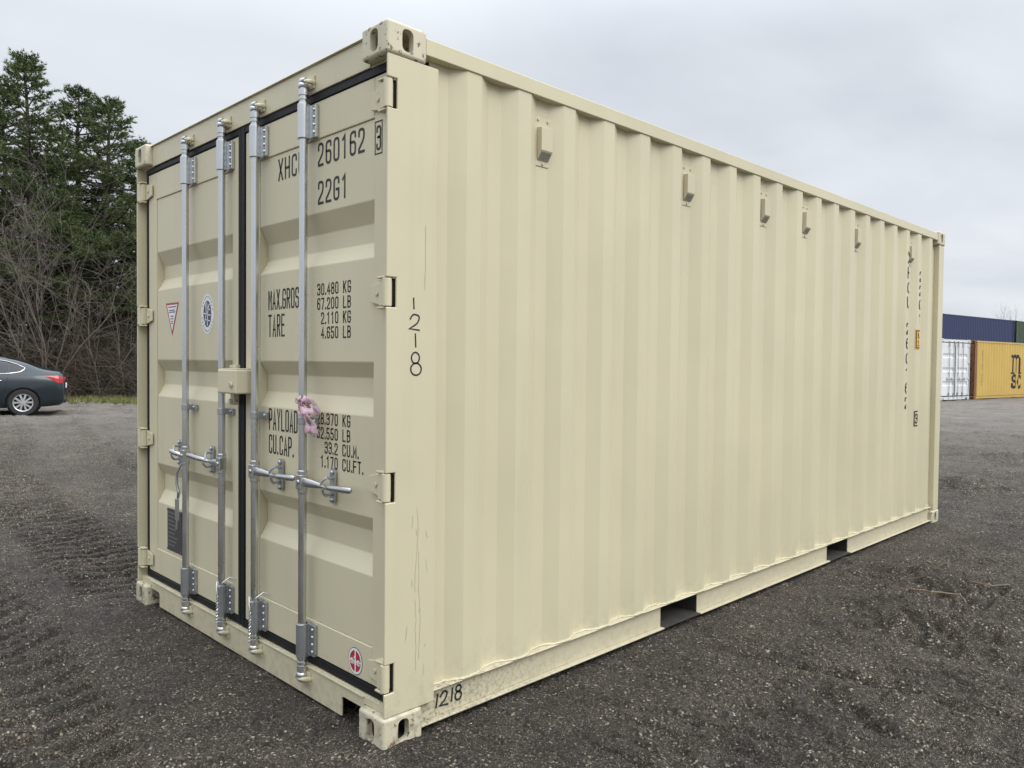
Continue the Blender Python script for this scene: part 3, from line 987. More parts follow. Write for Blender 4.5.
ik.line([(-.141, 2.150), (-.098, 2.150), (-.098, 2.266), (-.141, 2.266)], .005, True)
ik.text('3', -.134, 2.252, .090, .030, .04, .009)
ik.build('check_digit', 'black_paint', dR)
def merge(objs):
    """fold flat layers into the first object as one mesh of several materials"""
    base = objs[0]; bm = bmesh.new(); mats = []
    for i, o in enumerate(objs):
        n0 = len(bm.faces)
        bm.from_mesh(o.data); bm.faces.ensure_lookup_table()
        for f in bm.faces[n0:]: f.material_index = i
        mats.append(o.data.materials[0])
    me = bpy.data.meshes.new(base.name)
    bm.to_mesh(me); bm.free()
    for mt in mats: me.materials.append(mt)
    base.data = me
    for o in objs[1:]: bpy.data.objects.remove(o)
    return base

# stickers
def disc(name, mat, parent, layers):
    """layers: list of (material, draw) each 0.6 mm above the last"""
    objs = []
    for i, (mt, fn) in enumerate(layers):
        k = Ink(on_door(.0010+.0006*i)); fn(k)
        objs.append(k.build(name, mt, parent))
    return merge(objs)
# red and white triangle
def tri(s, cx=-2.036, zt=1.700, zb=1.522, hw=.089):
    cz = zt-.055
    return lambda k: k.poly([(cx+(-hw)*s, cz+(zt-cz)*s), (cx, cz+(zb-cz)*s), (cx+hw*s, cz+(zt-cz)*s)])
def tri_txt(k):
    for w, z in ((.050, 1.678), (.036, 1.660), (.040, 1.650), (.018, 1.628), (.018, 1.614), (.010, 1.600), (.010, 1.588)):
        k.line([(-2.036-w, z), (-2.036+w, z)], .005)
disc('warning_sticker', 'red_vinyl', dL, [('red_vinyl', tri(1.0)), ('white_vinyl', tri(.80)), ('blue_vinyl', tri_txt)])
# round white seal with a dark oval in its middle
sx, sz = -1.590, 1.624
def seal_marks(k):
    n = 26
    for i in range(n):
        a = 2*math.pi*i/n
        if i % 13 in (0, 12): continue
        k.line([(sx+.058*math.cos(a), sz+.082*math.sin(a)), (sx+.066*math.cos(a), sz+.091*math.sin(a))], .005, cap=False)
def seal_white(k):
    k.line([(sx-.030, sz-.045), (sx-.010, sz+.005), (sx-.018, sz+.050)], .007)
    k.line([(sx+.002, sz-.055), (sx+.006, sz+.010), (sx+.022, sz+.045)], .008)
    k.line([(sx-.036, sz+.004), (sx+.036, sz-.008)], .006)
    k.line([(sx-.028, sz-.026), (sx+.028, sz-.036)], .005)
    k.line([(sx-.006, sz+.058), (sx+.004, sz+.026), (sx+.030, sz+.020)], .006)
disc('round_seal_sticker', 'white_vinyl', dL, [('white_vinyl', lambda k: k.ellipse(sx, sz, .076, .100)), ('blue_vinyl', lambda k: (seal_marks(k), k.ellipse(sx, sz, .045, .066))), ('white_vinyl', seal_white)])
# red round sticker at the foot of the right door
qx, qz = -.253, .250
def red_round(k):
    k.mb.add([], [])
    for a0, a1 in ((4, 84), (96, 176), (184, 264), (276, 356)):
        pts = [(qx+.003*math.cos(R((a0+a1)/2))*2, qz+.003*math.sin(R((a0+a1)/2))*2)]
        for i in range(9):
            a = R(a0+(a1-a0)*i/8); pts.append((qx+.037*math.cos(a), qz+.041*math.sin(a)))
        k.poly(pts)
def red_txt(k):
    k.text('chc', qx-.031, qz+.019, .033, .0175, .0222, .0058)
k = Ink(lambda u, v: (u, .0490, v)); k.ellipse(qx, qz, .0475, .0525); st = [k.build('round_sticker', 'blue_vinyl', dR)]
for i, (mt, fn) in enumerate((('white_vinyl', lambda k: k.ellipse(qx, qz, .0450, .0500)), ('red_vinyl', red_round), ('white_vinyl', red_txt))):
    k = Ink(lambda u, v, d=.0005*(i+1): (u, .0490-d, v)); fn(k); st.append(k.build('round_sticker', mt, dR))
merge(st)
# data plate
mb = MB(); mb.box(-2.100, -1.905, .0505, .0548, .352, .582)
pl = mb.build('data_plate', 'plate', dL, bevel=.002)
mb = MB()
for i in range(9):
    z = .560-.022*i
    mb.box(-2.088, -1.96-.02*(i % 3), .0497, .0506, z-.004, z+.004)
for xx in (-2.092, -1.913):
    for zz in (.360, .574): mb.cyl((xx, .0505, zz), (xx, .047, zz), .005, 8)
mb.build('plate_engraving', 'engraving', dL)
# lock box over the door joint
mb = MB()
mb.box(-1.192, -.916 - .0, -.034, .046, 1.250, 1.352) if False else None
mb.box(-1.238, -1.052, -.052, .046, 1.243, 1.3525)
lb = mb.build('lock_box', 'beige_door', dL, bevel=.008, seg=3)
mb = MB(); mb.box(-1.232, -1.058, -.046, .046, 1.3535, 1.357); mb.box(-1.27, -1.21, .02, .048, 1.3575, 1.372); mb.build('box_lid', 'beige_door', dL, bevel=.002)
mb = MB(); mb.cyl((-1.092, -.0525, 1.284), (-1.092, -.062, 1.284), .012, 16); mb.box(-1.096, -1.088, -.068, -.0622, 1.274, 1.300); mb.build('key_plug', 'yellow_brass', dL) if False else mb.build('key_plug', 'beige_cast', dL, bevel=.002)
mb = MB(); mb.box(-1.226, -1.192, .004, .030, 1.188, 1.2415); mb.cyl((-1.209, .004, 1.205), (-1.209, -.010, 1.205), .011, 12); mb.build('box_bracket', 'beige_cast', dL, bevel=.003)

# hand-written number on the post and on the bottom rail
def on_post(u, v): return (-.0052, u, v)
ik = Ink(on_post)
w = .0062
ik.line([(.126, 1.624), (.128, 1.588)], w)
ik.line(fillet([(.112, 1.550), (.124, 1.568, 9), (.156, 1.562, 9), (.146, 1.535, 9), (.108, 1.514), (.152, 1.510)], False, .02), w)
ik.line([(.135, 1.495), (.137, 1.450)], w)
ik.line(fillet([(.128, 1.332, 9), (.158, 1.332, 9), (.160, 1.378, 9), (.116, 1.378, 9), (.112, 1.332, 9)], True, .028), w) if False else None
def oval(k, cx, cz, a, b): k.line([(cx+a*math.cos(2*math.pi*i/22), cz+b*math.sin(2*math.pi*i/22)) for i in range(22)], w, True)
oval(ik, .136, 1.409, .018, .020); oval(ik, .139, 1.368, .024, .022)
ik.build('handwritten_number', 'marker', main)
def on_rail(u, v): return (-.0352, u+.045, v)
ik = Ink(on_rail)
w = .0085
ik.line([(.232, .122), (.224, .074)], w)
ik.line(fillet([(.246, .110), (.262, .128, 9), (.282, .118, 9), (.270, .092, 9), (.242, .074), (.282, .070)], False, .012), w)
ik.line([(.306, .124), (.302, .076)], w)
oval(ik, .337, .116, .013, .012); oval(ik, .336, .087, .016, .016)
ik.build('handwritten_number', 'marker', main)
# scratches on the corner post and wall foot
ik = Ink(on_post)
rng = random.Random(11)
def scratch(u, v0, v1, wob, w):
    n = 14; pts = []; x = u
    for i in range(n+1):
        x += rng.uniform(-wob, wob); pts.append((x, v0+(v1-v0)*i/n))
    ik.line(pts, w)
scratch(.178, 1.89, 1.66, .0014, .0018)
for u, a, b in ((.150, .86, .55), (.157, .70, .30), (.142, .52, .26)): scratch(u, a, b, .003, .0014)
for i in range(9):
    u = rng.uniform(.10, .2); v = rng.uniform(.22, .85); scratch(u, v, v-rng.uniform(.01, .05), .002, rng.uniform(.001, .002))
ik.build('scratch_marks', 'scuff', main)

# stencilled number down the far end of the side, broken up by the corrugations
def on_side(L, off=.003):
    return lambda u, v: (-.014-corr_depth(u, L)+off, u, v)
for txt, u, z, H, Wd, pz, w in (('XHCU', 5.168, 2.335, .096, .10, .122, .014), ('260162', 5.168, 1.757, .096, .10, .122, .014), ('22G1', 5.452, 2.20, .088, .085, .118, .013)):
    ik = Ink(on_side(6.058), .008)
    for ch in txt: ik.text(ch, u, z, H, Wd, .1, w); z -= pz
    ik.build('side_lettering', 'black_paint', main)
ik = Ink(on_side(6.058), .008)
ik.line([(5.405, .900), (5.560, .900), (5.560, 1.020), (5.405, 1.020)], .010, True)
ik.text('3', 5.425, 1.002, .085, .055, .07, .012)
ik.build('check_digit', 'black_paint', main)
def ypoly(k, x0, x1, z0, z1):
    n = 24
    for i in range(n):
        a = x0+(x1-x0)*i/n; b = x0+(x1-x0)*(i+1)/n
        k.poly([(a, z0), (b, z0), (b, z1), (a, z1)])
ik = Ink(on_side(6.058, .0030), .008); ypoly(ik, 5.395, 5.545, 1.545, 1.710); ik.build('height_sign', 'yellow_vinyl', main)
ik = Ink(on_side(6.058, .0042), .008)
ik.line([(5.405, 1.556), (5.535, 1.556), (5.535, 1.699), (5.405, 1.699)], .010, True)
ik.text('8.6', 5.432, 1.685, .05, .028, .035, .007); ik.text('2.6', 5.432, 1.620, .05, .028, .035, .007)
ik.build('height_figures', 'black_paint', main)

# pink tape knotted round a locking bar
mb = MB()
rng = random.Random(4)
bx_, yb_ = -.562, .006
def ribbon(mb, pts, wd, seed):
    rg = random.Random(seed)
    ps = []
    P = [Vector(p) for p in pts]
    for i in range(len(P)-1):
        for j in range(6): ps.append(P[i].lerp(P[i+1], j/6)+Vector((rg.uniform(-.0008, .0008), rg.uniform(-.0016, .0016), rg.uniform(-.0008, .0008))))
    ps.append(P[-1])
    vs = []; 
    for i, p in enumerate(ps):
        t = (ps[min(i+1, len(ps)-1)]-ps[max(i-1, 0)]).normalized()
        side = Vector((t.z, .55*math.sin(i*.55+seed), -t.x)).normalized()*wd*(.86+.14*math.sin(i*.9+seed*2))
        vs += [p-side*.5, p+side*.5]
    fs = [(2*i, 2*i+1, 2*i+3, 2*i+2) for i in range(len(ps)-1)]
    mb.add(vs, fs)
for q in range(3):
    pts = []
    for i in range(15):
        a = 2*math.pi*i/14; pts.append((bx_+.020*math.cos(a), yb_+.020*math.sin(a), 1.225-.016*q+.010*math.cos(a*1+q)))
    ribbon(mb, pts, .022, q)
ribbon(mb, [(bx_+.005, -.012, 1.215), (bx_+.045, -.026, 1.246), (bx_+.100, -.012, 1.232), (bx_+.105, .002, 1.198), (bx_+.04, -.03, 1.196), (bx_+.008, -.018, 1.205)], .034, 21)
ribbon(mb, [(bx_+.005, -.012, 1.205), (bx_+.065, -.024, 1.180), (bx_+.098, -.010, 1.140), (bx_+.085, -.004, 1.098)], .046, 22)
ribbon(mb, [(bx_+.0, -.014, 1.20), (bx_+.05, -.02, 1.165), (bx_+.065, -.016, 1.125), (bx_+.078, -.01, 1.112)], .036, 23)
ribbon(mb, [(bx_-.002, -.012, 1.215), (bx_-.014, -.018, 1.236), (bx_+.012, -.026, 1.246), (bx_+.03, -.02, 1.23)], .026, 24)
o = mb.build('ribbon', 'pink', None, smooth=60, fix=False)
sd = o.modifiers.new('thickness', 'SOLIDIFY'); sd.thickness = .0008
tag(o, 'crumpled pink tape tied round the right-hand locking bar of the beige container', 'ribbon')

# wire seals: loops hung over the lower brackets of the two middle bars, and a strap by the outer bar
for x, lab in ((-1.334, 'thin silver wire seal looped round the lower bracket of the left door\'s inner bar'), (-1.001, 'thin silver wire seal looped round the lower bracket of the right door\'s inner bar')):
    mb = MB()
    mb.tube([(x-.018, .022, .345), (x-.012, -.006, .338), (x+.008, -.016, .312), (x+.020, -.017, .286), (x+.032, -.013, .315), (x+.046, -.004, .345), (x+.055, .028, .366), (x+.07, .044, .358)], .0032, 6)
    pts = []
    for i in range(40):
        t = i/39; pts.append((x+.020-.004*t+.004*math.cos(i*1.6), -.0155-.004*math.sin(i*1.6)-.004, .290-.150*t))
    mb.tube(pts, .0026, 6)
    o = mb.build('wire_seal', 'bolt')
    tag(o, lab, 'wire seal', 'wire seals on the locking bars')
mb = MB()
x = -1.900
mb.tube([(x+.06, .030, .86), (x+.035, .010, .80), (x+.030, .012, .74), (x+.045, .016, .70), (x+.030, .018, .665)], [.006, .008, .007, .009, .007], 8)
mb.box(x+.008, x+.042, .010, .020, .55, .662)
mb.tube([(x+.025, .014, .56), (x+.022, .012, .50)], .005, 6)
mb.tube([(x+.06, .030, .86), (x+.05, .020, .895)], .006, 6)
o = mb.build('seal_strap', 'galv_dull', bevel=.002)
tag(o, 'grey metal seal strap hanging from the outermost handle of the left door', 'seal strap')

# ------------------------------------------------------------------ containers across the yard
def bgmats(tagname, col, rust, post=None, post_door=False, dirt=.6):
    b = paint(tagname+'_container_paint', col, .5, .2, rust=rust, dirt=dirt)
    p_ = b if post is None else post
    return (b, p_, p_ if post_door else b, p_)
rustpost = paint('rusty_brown_post', (.20, .10, .045), .7, .3, rust=.7)
white, wR, wL = container('shipping_container', (-7.83, 36.42, .004), R(80), 6.058, bgmats('white', (.66, .68, .69), .0, dirt=.3))
tag(white, 'white shipping container with ribbed closed doors facing the yard', 'shipping container', 'containers stacked across the yard')
yel, _, _ = container('shipping_container', (-7.70, 36.62, .004), R(-8), 12.192, bgmats('yellow', (.53, .365, .095), 0, rustpost, True))
tag(yel, 'long weathered yellow shipping container with big black letters on its side', 'shipping container', 'containers stacked across the yard')
dv = Vector((math.sin(R(8)), math.cos(R(8)), 0))
bend = Vector((-13.75, 70.3, 0))
bst = bend-dv*12.192
blu, _, _ = container('shipping_container', (bst.x, bst.y, 2.594), R(-8), 12.192, bgmats('blue', (.017, .027, .088), 0))
tag(blu, 'dark blue shipping container stacked on top, above the white and yellow ones', 'shipping container', 'containers stacked across the yard')
gst = bend+dv*.45
grn, _, _ = container('shipping_container', (gst.x, gst.y, 2.594), R(-8), 6.058, bgmats('green', (.036, .060, .038), 0))
tag(grn, 'dark green shipping container stacked at the right edge beside the blue one', 'shipping container', 'containers stacked across the yard')
gm = bgmats('grey', (.16, .17, .18), .3)
lo1, _, _ = container('shipping_container', (bst.x, bst.y, .001), R(-8), 12.192, gm)
tag(lo1, 'long grey shipping container carrying the blue one', 'shipping container', 'containers stacked across the yard')
lo2, _, _ = container('shipping_container', (gst.x, gst.y, .001), R(-8), 6.058, gm)
tag(lo2, 'short grey shipping container carrying the green one', 'shipping container', 'containers stacked across the yard')
# big emblem: m over s c
OFF = [.004]
ik = Ink(lambda u, v: (-.014-corr_depth(u, 12.192)+OFF[0], u, v), .02)
_ln = ik.line
def line_up(*a, **k):
    OFF[0] += .0006; _ln(*a, **k)
ik.line = line_up
u0 = 3.98
H0, H1 = 1.12, 1.98
def stem(u): ik.line([(u, H0+.06), (u, H1-.22)], .155, cap=False)
for i in range(3): stem(u0+.08+i*.36)
for i in range(2):
    c = u0+.08+i*.36+.18
    ik.line([(c+.18*math.cos(math.pi*(1-t/14)), H1-.22+.19*math.sin(math.pi*(1-t/14))) for t in range(15)], .15, cap=False)
ik.line([(u0-.10, H1-.02), (u0+.02, H1-.04), (u0+.08, H1-.20)], .10)
ik.line([(u0-.16, H0+.03), (u0+.24, H0+.03)], .07); ik.line([(u0+.68, H0+.03), (u0+1.02, H0+.03)], .07)
def rnd(pts, r, cl=False): return fillet([(p[0], p[1], 9) for p in pts], cl, r)
ik.line(rnd([(u0+.40, .94), (u0+.40, 1.04), (u0+.04, 1.04), (u0+.04, .78), (u0+.40, .78), (u0+.40, .50), (u0+.02, .50), (u0+.02, .62)], .15), .13)
ik.line(rnd([(u0+.96, .92), (u0+.80, 1.06), (u0+.62, .80), (u0+.62, .70), (u0+.80, .44), (u0+.96, .60)], .10), .12)
ik.build('emblem', 'black_paint', yel)
ik = Ink(on_side(12.192, .004), .02)
z = 2.15
for ch in '260162 22G1':
    if ch == ' ': z -= .12; continue
    ik.text(ch, .80, z, .10, .08, .1, .016); z -= .15
ik.build('side_lettering', 'black_paint', yel)
# ------------------------------------------------------------------ car
def catmull(xs, ys, q):
    xs = np.array(xs, float); ys = np.array(ys, float)
    m = np.gradient(ys, xs)
    i = np.clip(np.searchsorted(xs, q)-1, 0, len(xs)-2)
    h = xs[i+1]-xs[i]; t = (q-xs[i])/h
    return (2*t**3-3*t**2+1)*ys[i]+(t**3-2*t**2+t)*h*m[i]+(-2*t**3+3*t**2)*ys[i+1]+(t**3-t**2)*h*m[i+1]
def make_car(loc, rz):
    car = empty('parked_car', loc, rz)
    bp = NT('dark_blue_car_paint')
    bp.b.inputs['Base Color'].default_value = (.009, .019, .026, 1)
    bp.b.inputs['Metallic'].default_value = .2
    bp.b.inputs['Roughness'].default_value = .28
    bp.b.inputs['Coat Weight'].default_value = .6
    bp.b.inputs['Coat Roughness'].default_value = .10
    M['car_paint'] = bp.m
    M['car_glass'] = plain('tinted_window_glass', (.012, .014, .015), .06, 0, .1, 5, 0, .8)
    M['chrome'] = plain('chrome_trim', (.75, .75, .74), .16, 1, .05, 20, 0)
    M['tyre'] = plain('tyre_rubber', (.018, .018, .018), .75, 0, .2, 30, .2)
    M['alloy'] = plain('silver_alloy', (.62, .63, .64), .3, .85, .08, 20, 0)
    M['dark_plastic'] = plain('dark_plastic', (.012, .012, .013), .7, 0, .2, 20, 0)
    M['lamp_red'] = plain('red_lamp_lens', (.38, .010, .014), .12, 0, .2, 12, 0, .7)
    M['lamp_clear'] = plain('clear_lamp_lens', (.62, .50, .50), .12, 0, .1, 12, 0, .7)
    RO_ = .84     # short rear overhang
    S = np.array([
        # x, zbot, zmid, zbelt, ztop, wlow, wmid, wbelt, wtop
        (-1.06, .42, .56, .72, .80, .60, .66, .62, .45),
        (-1.03, .33, .56, .84, .95, .72, .77, .72, .56),
        (-.95, .26, .60, .95, 1.06, .79, .845, .78, .62),
        (-.75, .22, .62, .99, 1.11, .83, .88, .82, .66),
        (-.45, .20, .63, 1.01, 1.17, .85, .90, .83, .64),
        (-.10, .19, .64, 1.01, 1.30, .86, .905, .835, .60),
        (.35, .18, .64, 1.00, 1.42, .86, .905, .84, .57),
        (.85, .18, .63, .98, 1.475, .86, .90, .84, .58),
        (1.40, .18, .62, .96, 1.47, .86, .90, .84, .58),
        (1.85, .18, .61, .95, 1.38, .86, .90, .83, .57),
        (2.30, .18, .60, .94, 1.17, .86, .90, .82, .58),
        (2.70, .19, .58, .90, .98, .85, .89, .80, .62),
        (3.10, .20, .56, .82, .90, .83, .87, .76, .58),
        (3.45, .22, .52, .70, .78, .74, .78, .68, .48),
        (3.62, .30, .48, .58, .64, .54, .58, .54, .36)])
    S[:, 0] = np.where(S[:, 0] < 0, S[:, 0]*RO_, S[:, 0])
    xs = np.concatenate([np.linspace(-1.06*RO_, -.9*RO_, 7)[:-1], np.linspace(-.9*RO_, 3.4, 60)[:-1], np.linspace(3.4, 3.62, 7)])
    P = [catmull(S[:, 0], S[:, k], xs) for k in range(1, 9)]
    rings = []
    for i in range(len(xs)):
        zb, zm, zl, zt, wl, wm, wb, wt = [p[i] for p in P]
        half = [(0, zb), (wl*.6, zb), (wl*.93, zb+.015), (wl, zb+.07), (wl+(wm-wl)*.7, (zb+zm)/2), (wm, zm), (wm*.995, zm+(zl-zm)*.45), (wb+(wm-wb)*.45, zl-.035), (wb, zl),
                (wb+(wt-wb)*.30, zl+(zt-zl)*.36), (wb+(wt-wb)*.65, zl+(zt-zl)*.74), (wt*.98, zt-.03*min(1, (zt-zl)/.25)), (wt*.80, zt-.004), (wt*.4, zt+.008), (0, zt+.010)]
        ring = half+[(-a, b) for a, b in half[-2:0:-1]]
        rings.append([(xs[i], y, z) for y, z in ring])
    n = len(rings[0])
    mb = MB()
    vs = [p for r in rings for p in r]
    fs = [(i*n+k, i*n+(k+1) % n, (i+1)*n+(k+1) % n, (i+1)*n+k) for i in range(len(rings)-1) for k in range(n)]
    fs += [tuple(range(n)), tuple((len(rings)-1)*n+k for k in range(n))]
    mb.add(vs, fs)
    body = mb.build('body', 'car_paint', car, smooth=45)
    cut = MB()
    for wx in (0, 2.70):
        for s in (1, -1):
            cut.cyl((wx, s*.62, .325), (wx, s*1.2, .325), .375, 36)
    cu = cut.build('wheel_cutter', 'dark_plastic')
    cu.matrix_world = car.matrix_world
    cu.parent = car
    bo = body.modifiers.new('arches', 'BOOLEAN'); bo.object = cu; bo.operation = 'DIFFERENCE'; bo.solver = 'EXACT'
    dg = bpy.context.evaluated_depsgraph_get()
    me = bpy.data.meshes.new_from_object(body.evaluated_get(dg))
    body.modifiers.clear(); body.data = me
    me.polygons.foreach_set('use_smooth', [True]*len(me.polygons)); me.set_sharp_from_angle(angle=R(40))
    bpy.data.objects.remove(cu)
    for s in (1, -1):
        for wx in (0, 2.70):
            a = MB(); a.cyl((wx, s*.612, .325), (wx, s*.619, .325), .374, 30); a.build('arch_liner', 'dark_plastic', car)
    # side surface lookup
    def side_y(x, z):
        p = [np.interp(x, xs, q) for q in P]
        zb, zm, zl, zt, wl, wm, wb, wt = p
        zz = [zb+.07, (zb+zm)/2, zm, zm+(zl-zm)*.45, zl-.035, zl, zl+(zt-zl)*.36, zl+(zt-zl)*.74, zt-.03]
        yy = [wl, wl+(wm-wl)*.7, wm, wm*.995, wb+(wm-wb)*.45, wb, wb+(wt-wb)*.30, wb+(wt-wb)*.65, wt*.98]
        return float(np.interp(z, zz, yy))
    def patch(name, poly_top, poly_bot, x0, x1, s, off, mat, n=14, par=None):
        mb = MB(); vs = []
        for i in range(n+1):
            x = x0+(x1-x0)*i/n
            zt_ = float(np.interp(x, *poly_top)); zb_ = float(np.interp(x, *poly_bot))
            for j in range(5):
                z = zb_+(zt_-zb_)*j/4
                vs.append((x, s*(side_y(x, z)+off), z))
        fs = [(i*5+j, i*5+j+1, (i+1)*5+j+1, (i+1)*5+j) for i in range(n) for j in range(4)]
        mb.add(vs, fs)
        o = mb.build(name, mat, par or car, smooth=60)
        return o
    top = ([-.02, .12, .35, .80, 1.40, 1.80, 2.20], [1.165, 1.245, 1.325, 1.395, 1.39, 1.30, 1.10])
    bot = ([-.02, .10, .30, 1.2, 2.25], [1.135, 1.075, 1.045, 1.015, 1.00])
    for s in (1, -1):
        for a, b in ((-.02, .27), (.31, 1.02), (1.10, 2.12)):
            patch('side_window', top, bot, a, b, s, .006, 'car_glass')
        tr = MB()
        pts = [(x, s*(side_y(x, float(np.interp(x, *bot)))+.008), float(np.interp(x, *bot))-.012) for x in np.linspace(2.2, .10, 24)]
        pts += [(x, s*(side_y(x, z)+.009), z) for x, z in ((.03, 1.09), (-.035, 1.145), (-.03, 1.175))]
        pts += [(x, s*(side_y(x, float(np.interp(x, *top)))+.008), float(np.interp(x, *top))+.010) for x in np.linspace(.02, 2.15, 22)]
        tr.tube(pts, .010, 8); tr.build('window_trim', 'chrome', car)
        h = MB()
        for hx in (.42, 1.28):
            y = side_y(hx+.1, .86)
            h.tube([(hx, s*(y-.005), .86), (hx+.02, s*(y+.03), .862), (hx+.18, s*(y+.03), .868), (hx+.21, s*(y-.005), .868)], [.010, .014, .014, .010], 8)
        h.build('door_handle', 'chrome', car)
        # tail lamp wrapping round the corner
        lt = ([-.84, -.76, -.49], [.93, .985, .985]); lbm = ([-.84, -.74, -.49], [.80, .80, .955])
        patch('tail_light', lt, lbm, -.836, -.49, s, .008, 'lamp_red', 12)
        g = MB(); 
        for (a, b) in ((.205, 'x'),): pass
        # crease shadow line of door gap
        for dx in (.30, 1.06, 2.2):
            g.tube([(dx+(.12 if dx < 1 else 0)*(1-t/10), s*(side_y(dx, .28+.72*t/10)+.0005), .28+.72*t/10) for t in range(11)], .004, 4)
        g.build('door_gap', 'dark_plastic', car)
        sk = MB(); sk.tube([(x, s*(side_y(x, .25)-.004), .235) for x in np.linspace(.46, 2.25, 16)], .03, 8); sk.build('sill_trim', 'dark_plastic', car)
        mi = MB(); mi.sphere((2.02, s*.985, 1.03), .11, 14, 8, (.8, .75, .62)); mi.tube([(2.05, s*.84, .98), (2.03, s*.95, 1.0)], .025, 8); mi.build('mirror', 'car_paint', car)
        hl = MB(); hl.sphere((3.36, s*.62, .66), .15, 14, 8, (1.0, .7, .45)); hl.build('headlight', 'lamp_clear', car)
    # rear lamp inner, plate, bumper insert, rear glass, windscreen
    for s in (1, -1):
        l = MB(); l.box(-.888, -.83, min(s*.36, s*.62), max(s*.36, s*.62), .83, .93); l.build('tail_light', 'lamp_red', car, bevel=.02)
    b = MB(); b.box(-.912, -.84, -.26, .26, .66, .78); b.build('number_plate', 'white_vinyl', car, bevel=.01)
    b = MB(); b.box(-.903, -.75, -.66, .66, .30, .40); b.build('bumper_insert', 'dark_plastic', car, bevel=.03)
    b = MB(); b.tube([(-.84, -.5, .30), (-.87, -.52, .29)], .035, 10); b.build('exhaust_tip', 'chrome', car)
    def glass(name, x0, x1, n=10):
        mb = MB(); vs = []
        for i in range(n+1):
            x = x0+(x1-x0)*i/n
            p = [float(np.interp(x, xs, q)) for q in P]
            zt, wt = p[3], p[7]
            for t in (-.92, -.8, -.4, 0, .4, .8, .92):
                z = zt+(.010 if t == 0 else .008 if abs(t) < .5 else -.003 if abs(t) < .85 else -.016)
                vs.append((x, wt*t, z+.006))
        fs = [(i*7+j, i*7+j+1, (i+1)*7+j+1, (i+1)*7+j) for i in range(n) for j in range(6)]
        mb.add(vs, fs); mb.build(name, 'car_glass', car, smooth=60)
    glass('rear_window', -.30, .36); glass('windscreen', 1.78, 2.56)
    # wheels
    def wheel(wx, s):
        y = s*.80
        t = MB(); prof = [(.215, -.10), (.30, -.105), (.322, -.085), (.328, -.05), (.328, .05), (.322, .085), (.30, .105), (.215, .10)]
        N = 40; vs = []
        for k in range(N):
            a = 2*math.pi*k/N
            vs += [(wx+r*math.cos(a), y+s*w, .325+r*math.sin(a)) for r, w in prof]
        m_ = len(prof)
        t.add(vs, [(k*m_+j, k*m_+(j+1) % m_, ((k+1) % N)*m_+(j+1) % m_, ((k+1) % N)*m_+j) for k in range(N) for j in range(m_)])
        w = empty('wheel'); bpy.data.objects.remove(w)
        tyre = t.build('wheel', 'tyre', car, smooth=40)
        r_ = MB()
        yo = y+s*.088
        ring = []
        N = 36
        for k in range(N):
            a = 2*math.pi*k/N
            ring += [(wx+.222*math.cos(a), yo+s*.012, .325+.222*math.sin(a)), (wx+.196*math.cos(a), yo+s*.004, .325+.196*math.sin(a)), (wx+.190*math.cos(a), yo-s*.06, .325+.190*math.sin(a)), (wx+.222*math.cos(a), yo-s*.06, .325+.222*math.sin(a))]
        r_.add(ring, [(k*4+j, k*4+(j+1) % 4, ((k+1) % N)*4+(j+1) % 4, ((k+1) % N)*4+j) for k in range(N) for j in range(4)])
        for q in range(5):
            for da in (-.17, .17):
                a = 2*math.pi*q/5+.3+da
                a2 = 2*math.pi*q/5+.3+da*1.75
                d = Vector((math.cos(a), 0, math.sin(a))); d2 = Vector((math.cos(a2), 0, math.sin(a2)))
                c = Vector((wx, yo, .325))
                pa, pb = c+d*.03, c+d2*.20
                nn = Vector((-d2.z, 0, d2.x))
                vs = []
                for pp, hw in ((pa, .017), (pb, .024)):
                    for sg in (-1, 1):
                        for dy in (0, -.022): vs.append(pp+nn*hw*sg+Vector((0, s*(dy+(.006 if pp is pa else .002)), 0)))
                r_.add(vs, [(0,2,6,4),(1,5,7,3),(0,4,5,1),(2,3,7,6),(0,1,3,2),(4,6,7,5)])
        r_.cyl((wx, yo-s*.02, .325), (wx, yo+s*.008, .325), .045, 18)
        r_.build('rim', 'alloy', tyre, smooth=30)
        h = MB(); h.cyl((wx, y-.02, .325), (wx, y+s*.03, .325), .20, 24); h.build('brake_hub', 'dark_plastic', tyre)
    for wx in (0, 2.70):
        for s in (1, -1): wheel(wx, s)
    tag(car, 'dark blue sedan parked at the left edge in front of the trees', 'car')
    return car
def at_px(u, depth):
    p = CAMP+rr*((u-512)/FPX*depth)+f_*depth
    return Vector((p.x, p.y, 0))
cl = at_px(25.2, 19.7)
cfw = (rr*(-.875)-f_*.485); cfw.z = 0; cfw.normalize()
make_car((cl.x, cl.y, float(ground_h(cl.x, cl.y))-.005), math.atan2(cfw.y, cfw.x))

# ------------------------------------------------------------------ trees
def leafmat(name, c0, c1, rough=.6):
    m = NT(name)
    rnd = m.n('ShaderNodeNewGeometry').outputs['Random Per Island']
    v = m.noise(m.pos(), .45, 3)
    c = m.mix(rnd, (*c0, 1), (*c1, 1))
    c = m.mix(m.math('MULTIPLY', v, .5), c, (c1[0]*1.15, c1[1]*1.05, c1[2]*.8, 1))
    m.set(m.b.inputs['Base Color'], c)
    m.b.inputs['Roughness'].default_value = rough
    m.b.inputs['Specular IOR Level'].default_value = .25
    return m.m
M['needles'] = leafmat('pine_needles', (.048, .076, .033), (.112, .155, .062))
M['bark'] = plain('dark_pine_bark', (.055, .045, .038), .85, 0, .35, 9, .5)
M['greybark'] = plain('grey_brown_twigs', (.145, .125, .105), .85, 0, .3, 6, .2)
M['brownbark'] = leafmat('brown_brush', (.028, .024, .020), (.110, .092, .074), .85)
M['grass'] = leafmat('spring_grass', (.080, .112, .034), (.20, .205, .08))

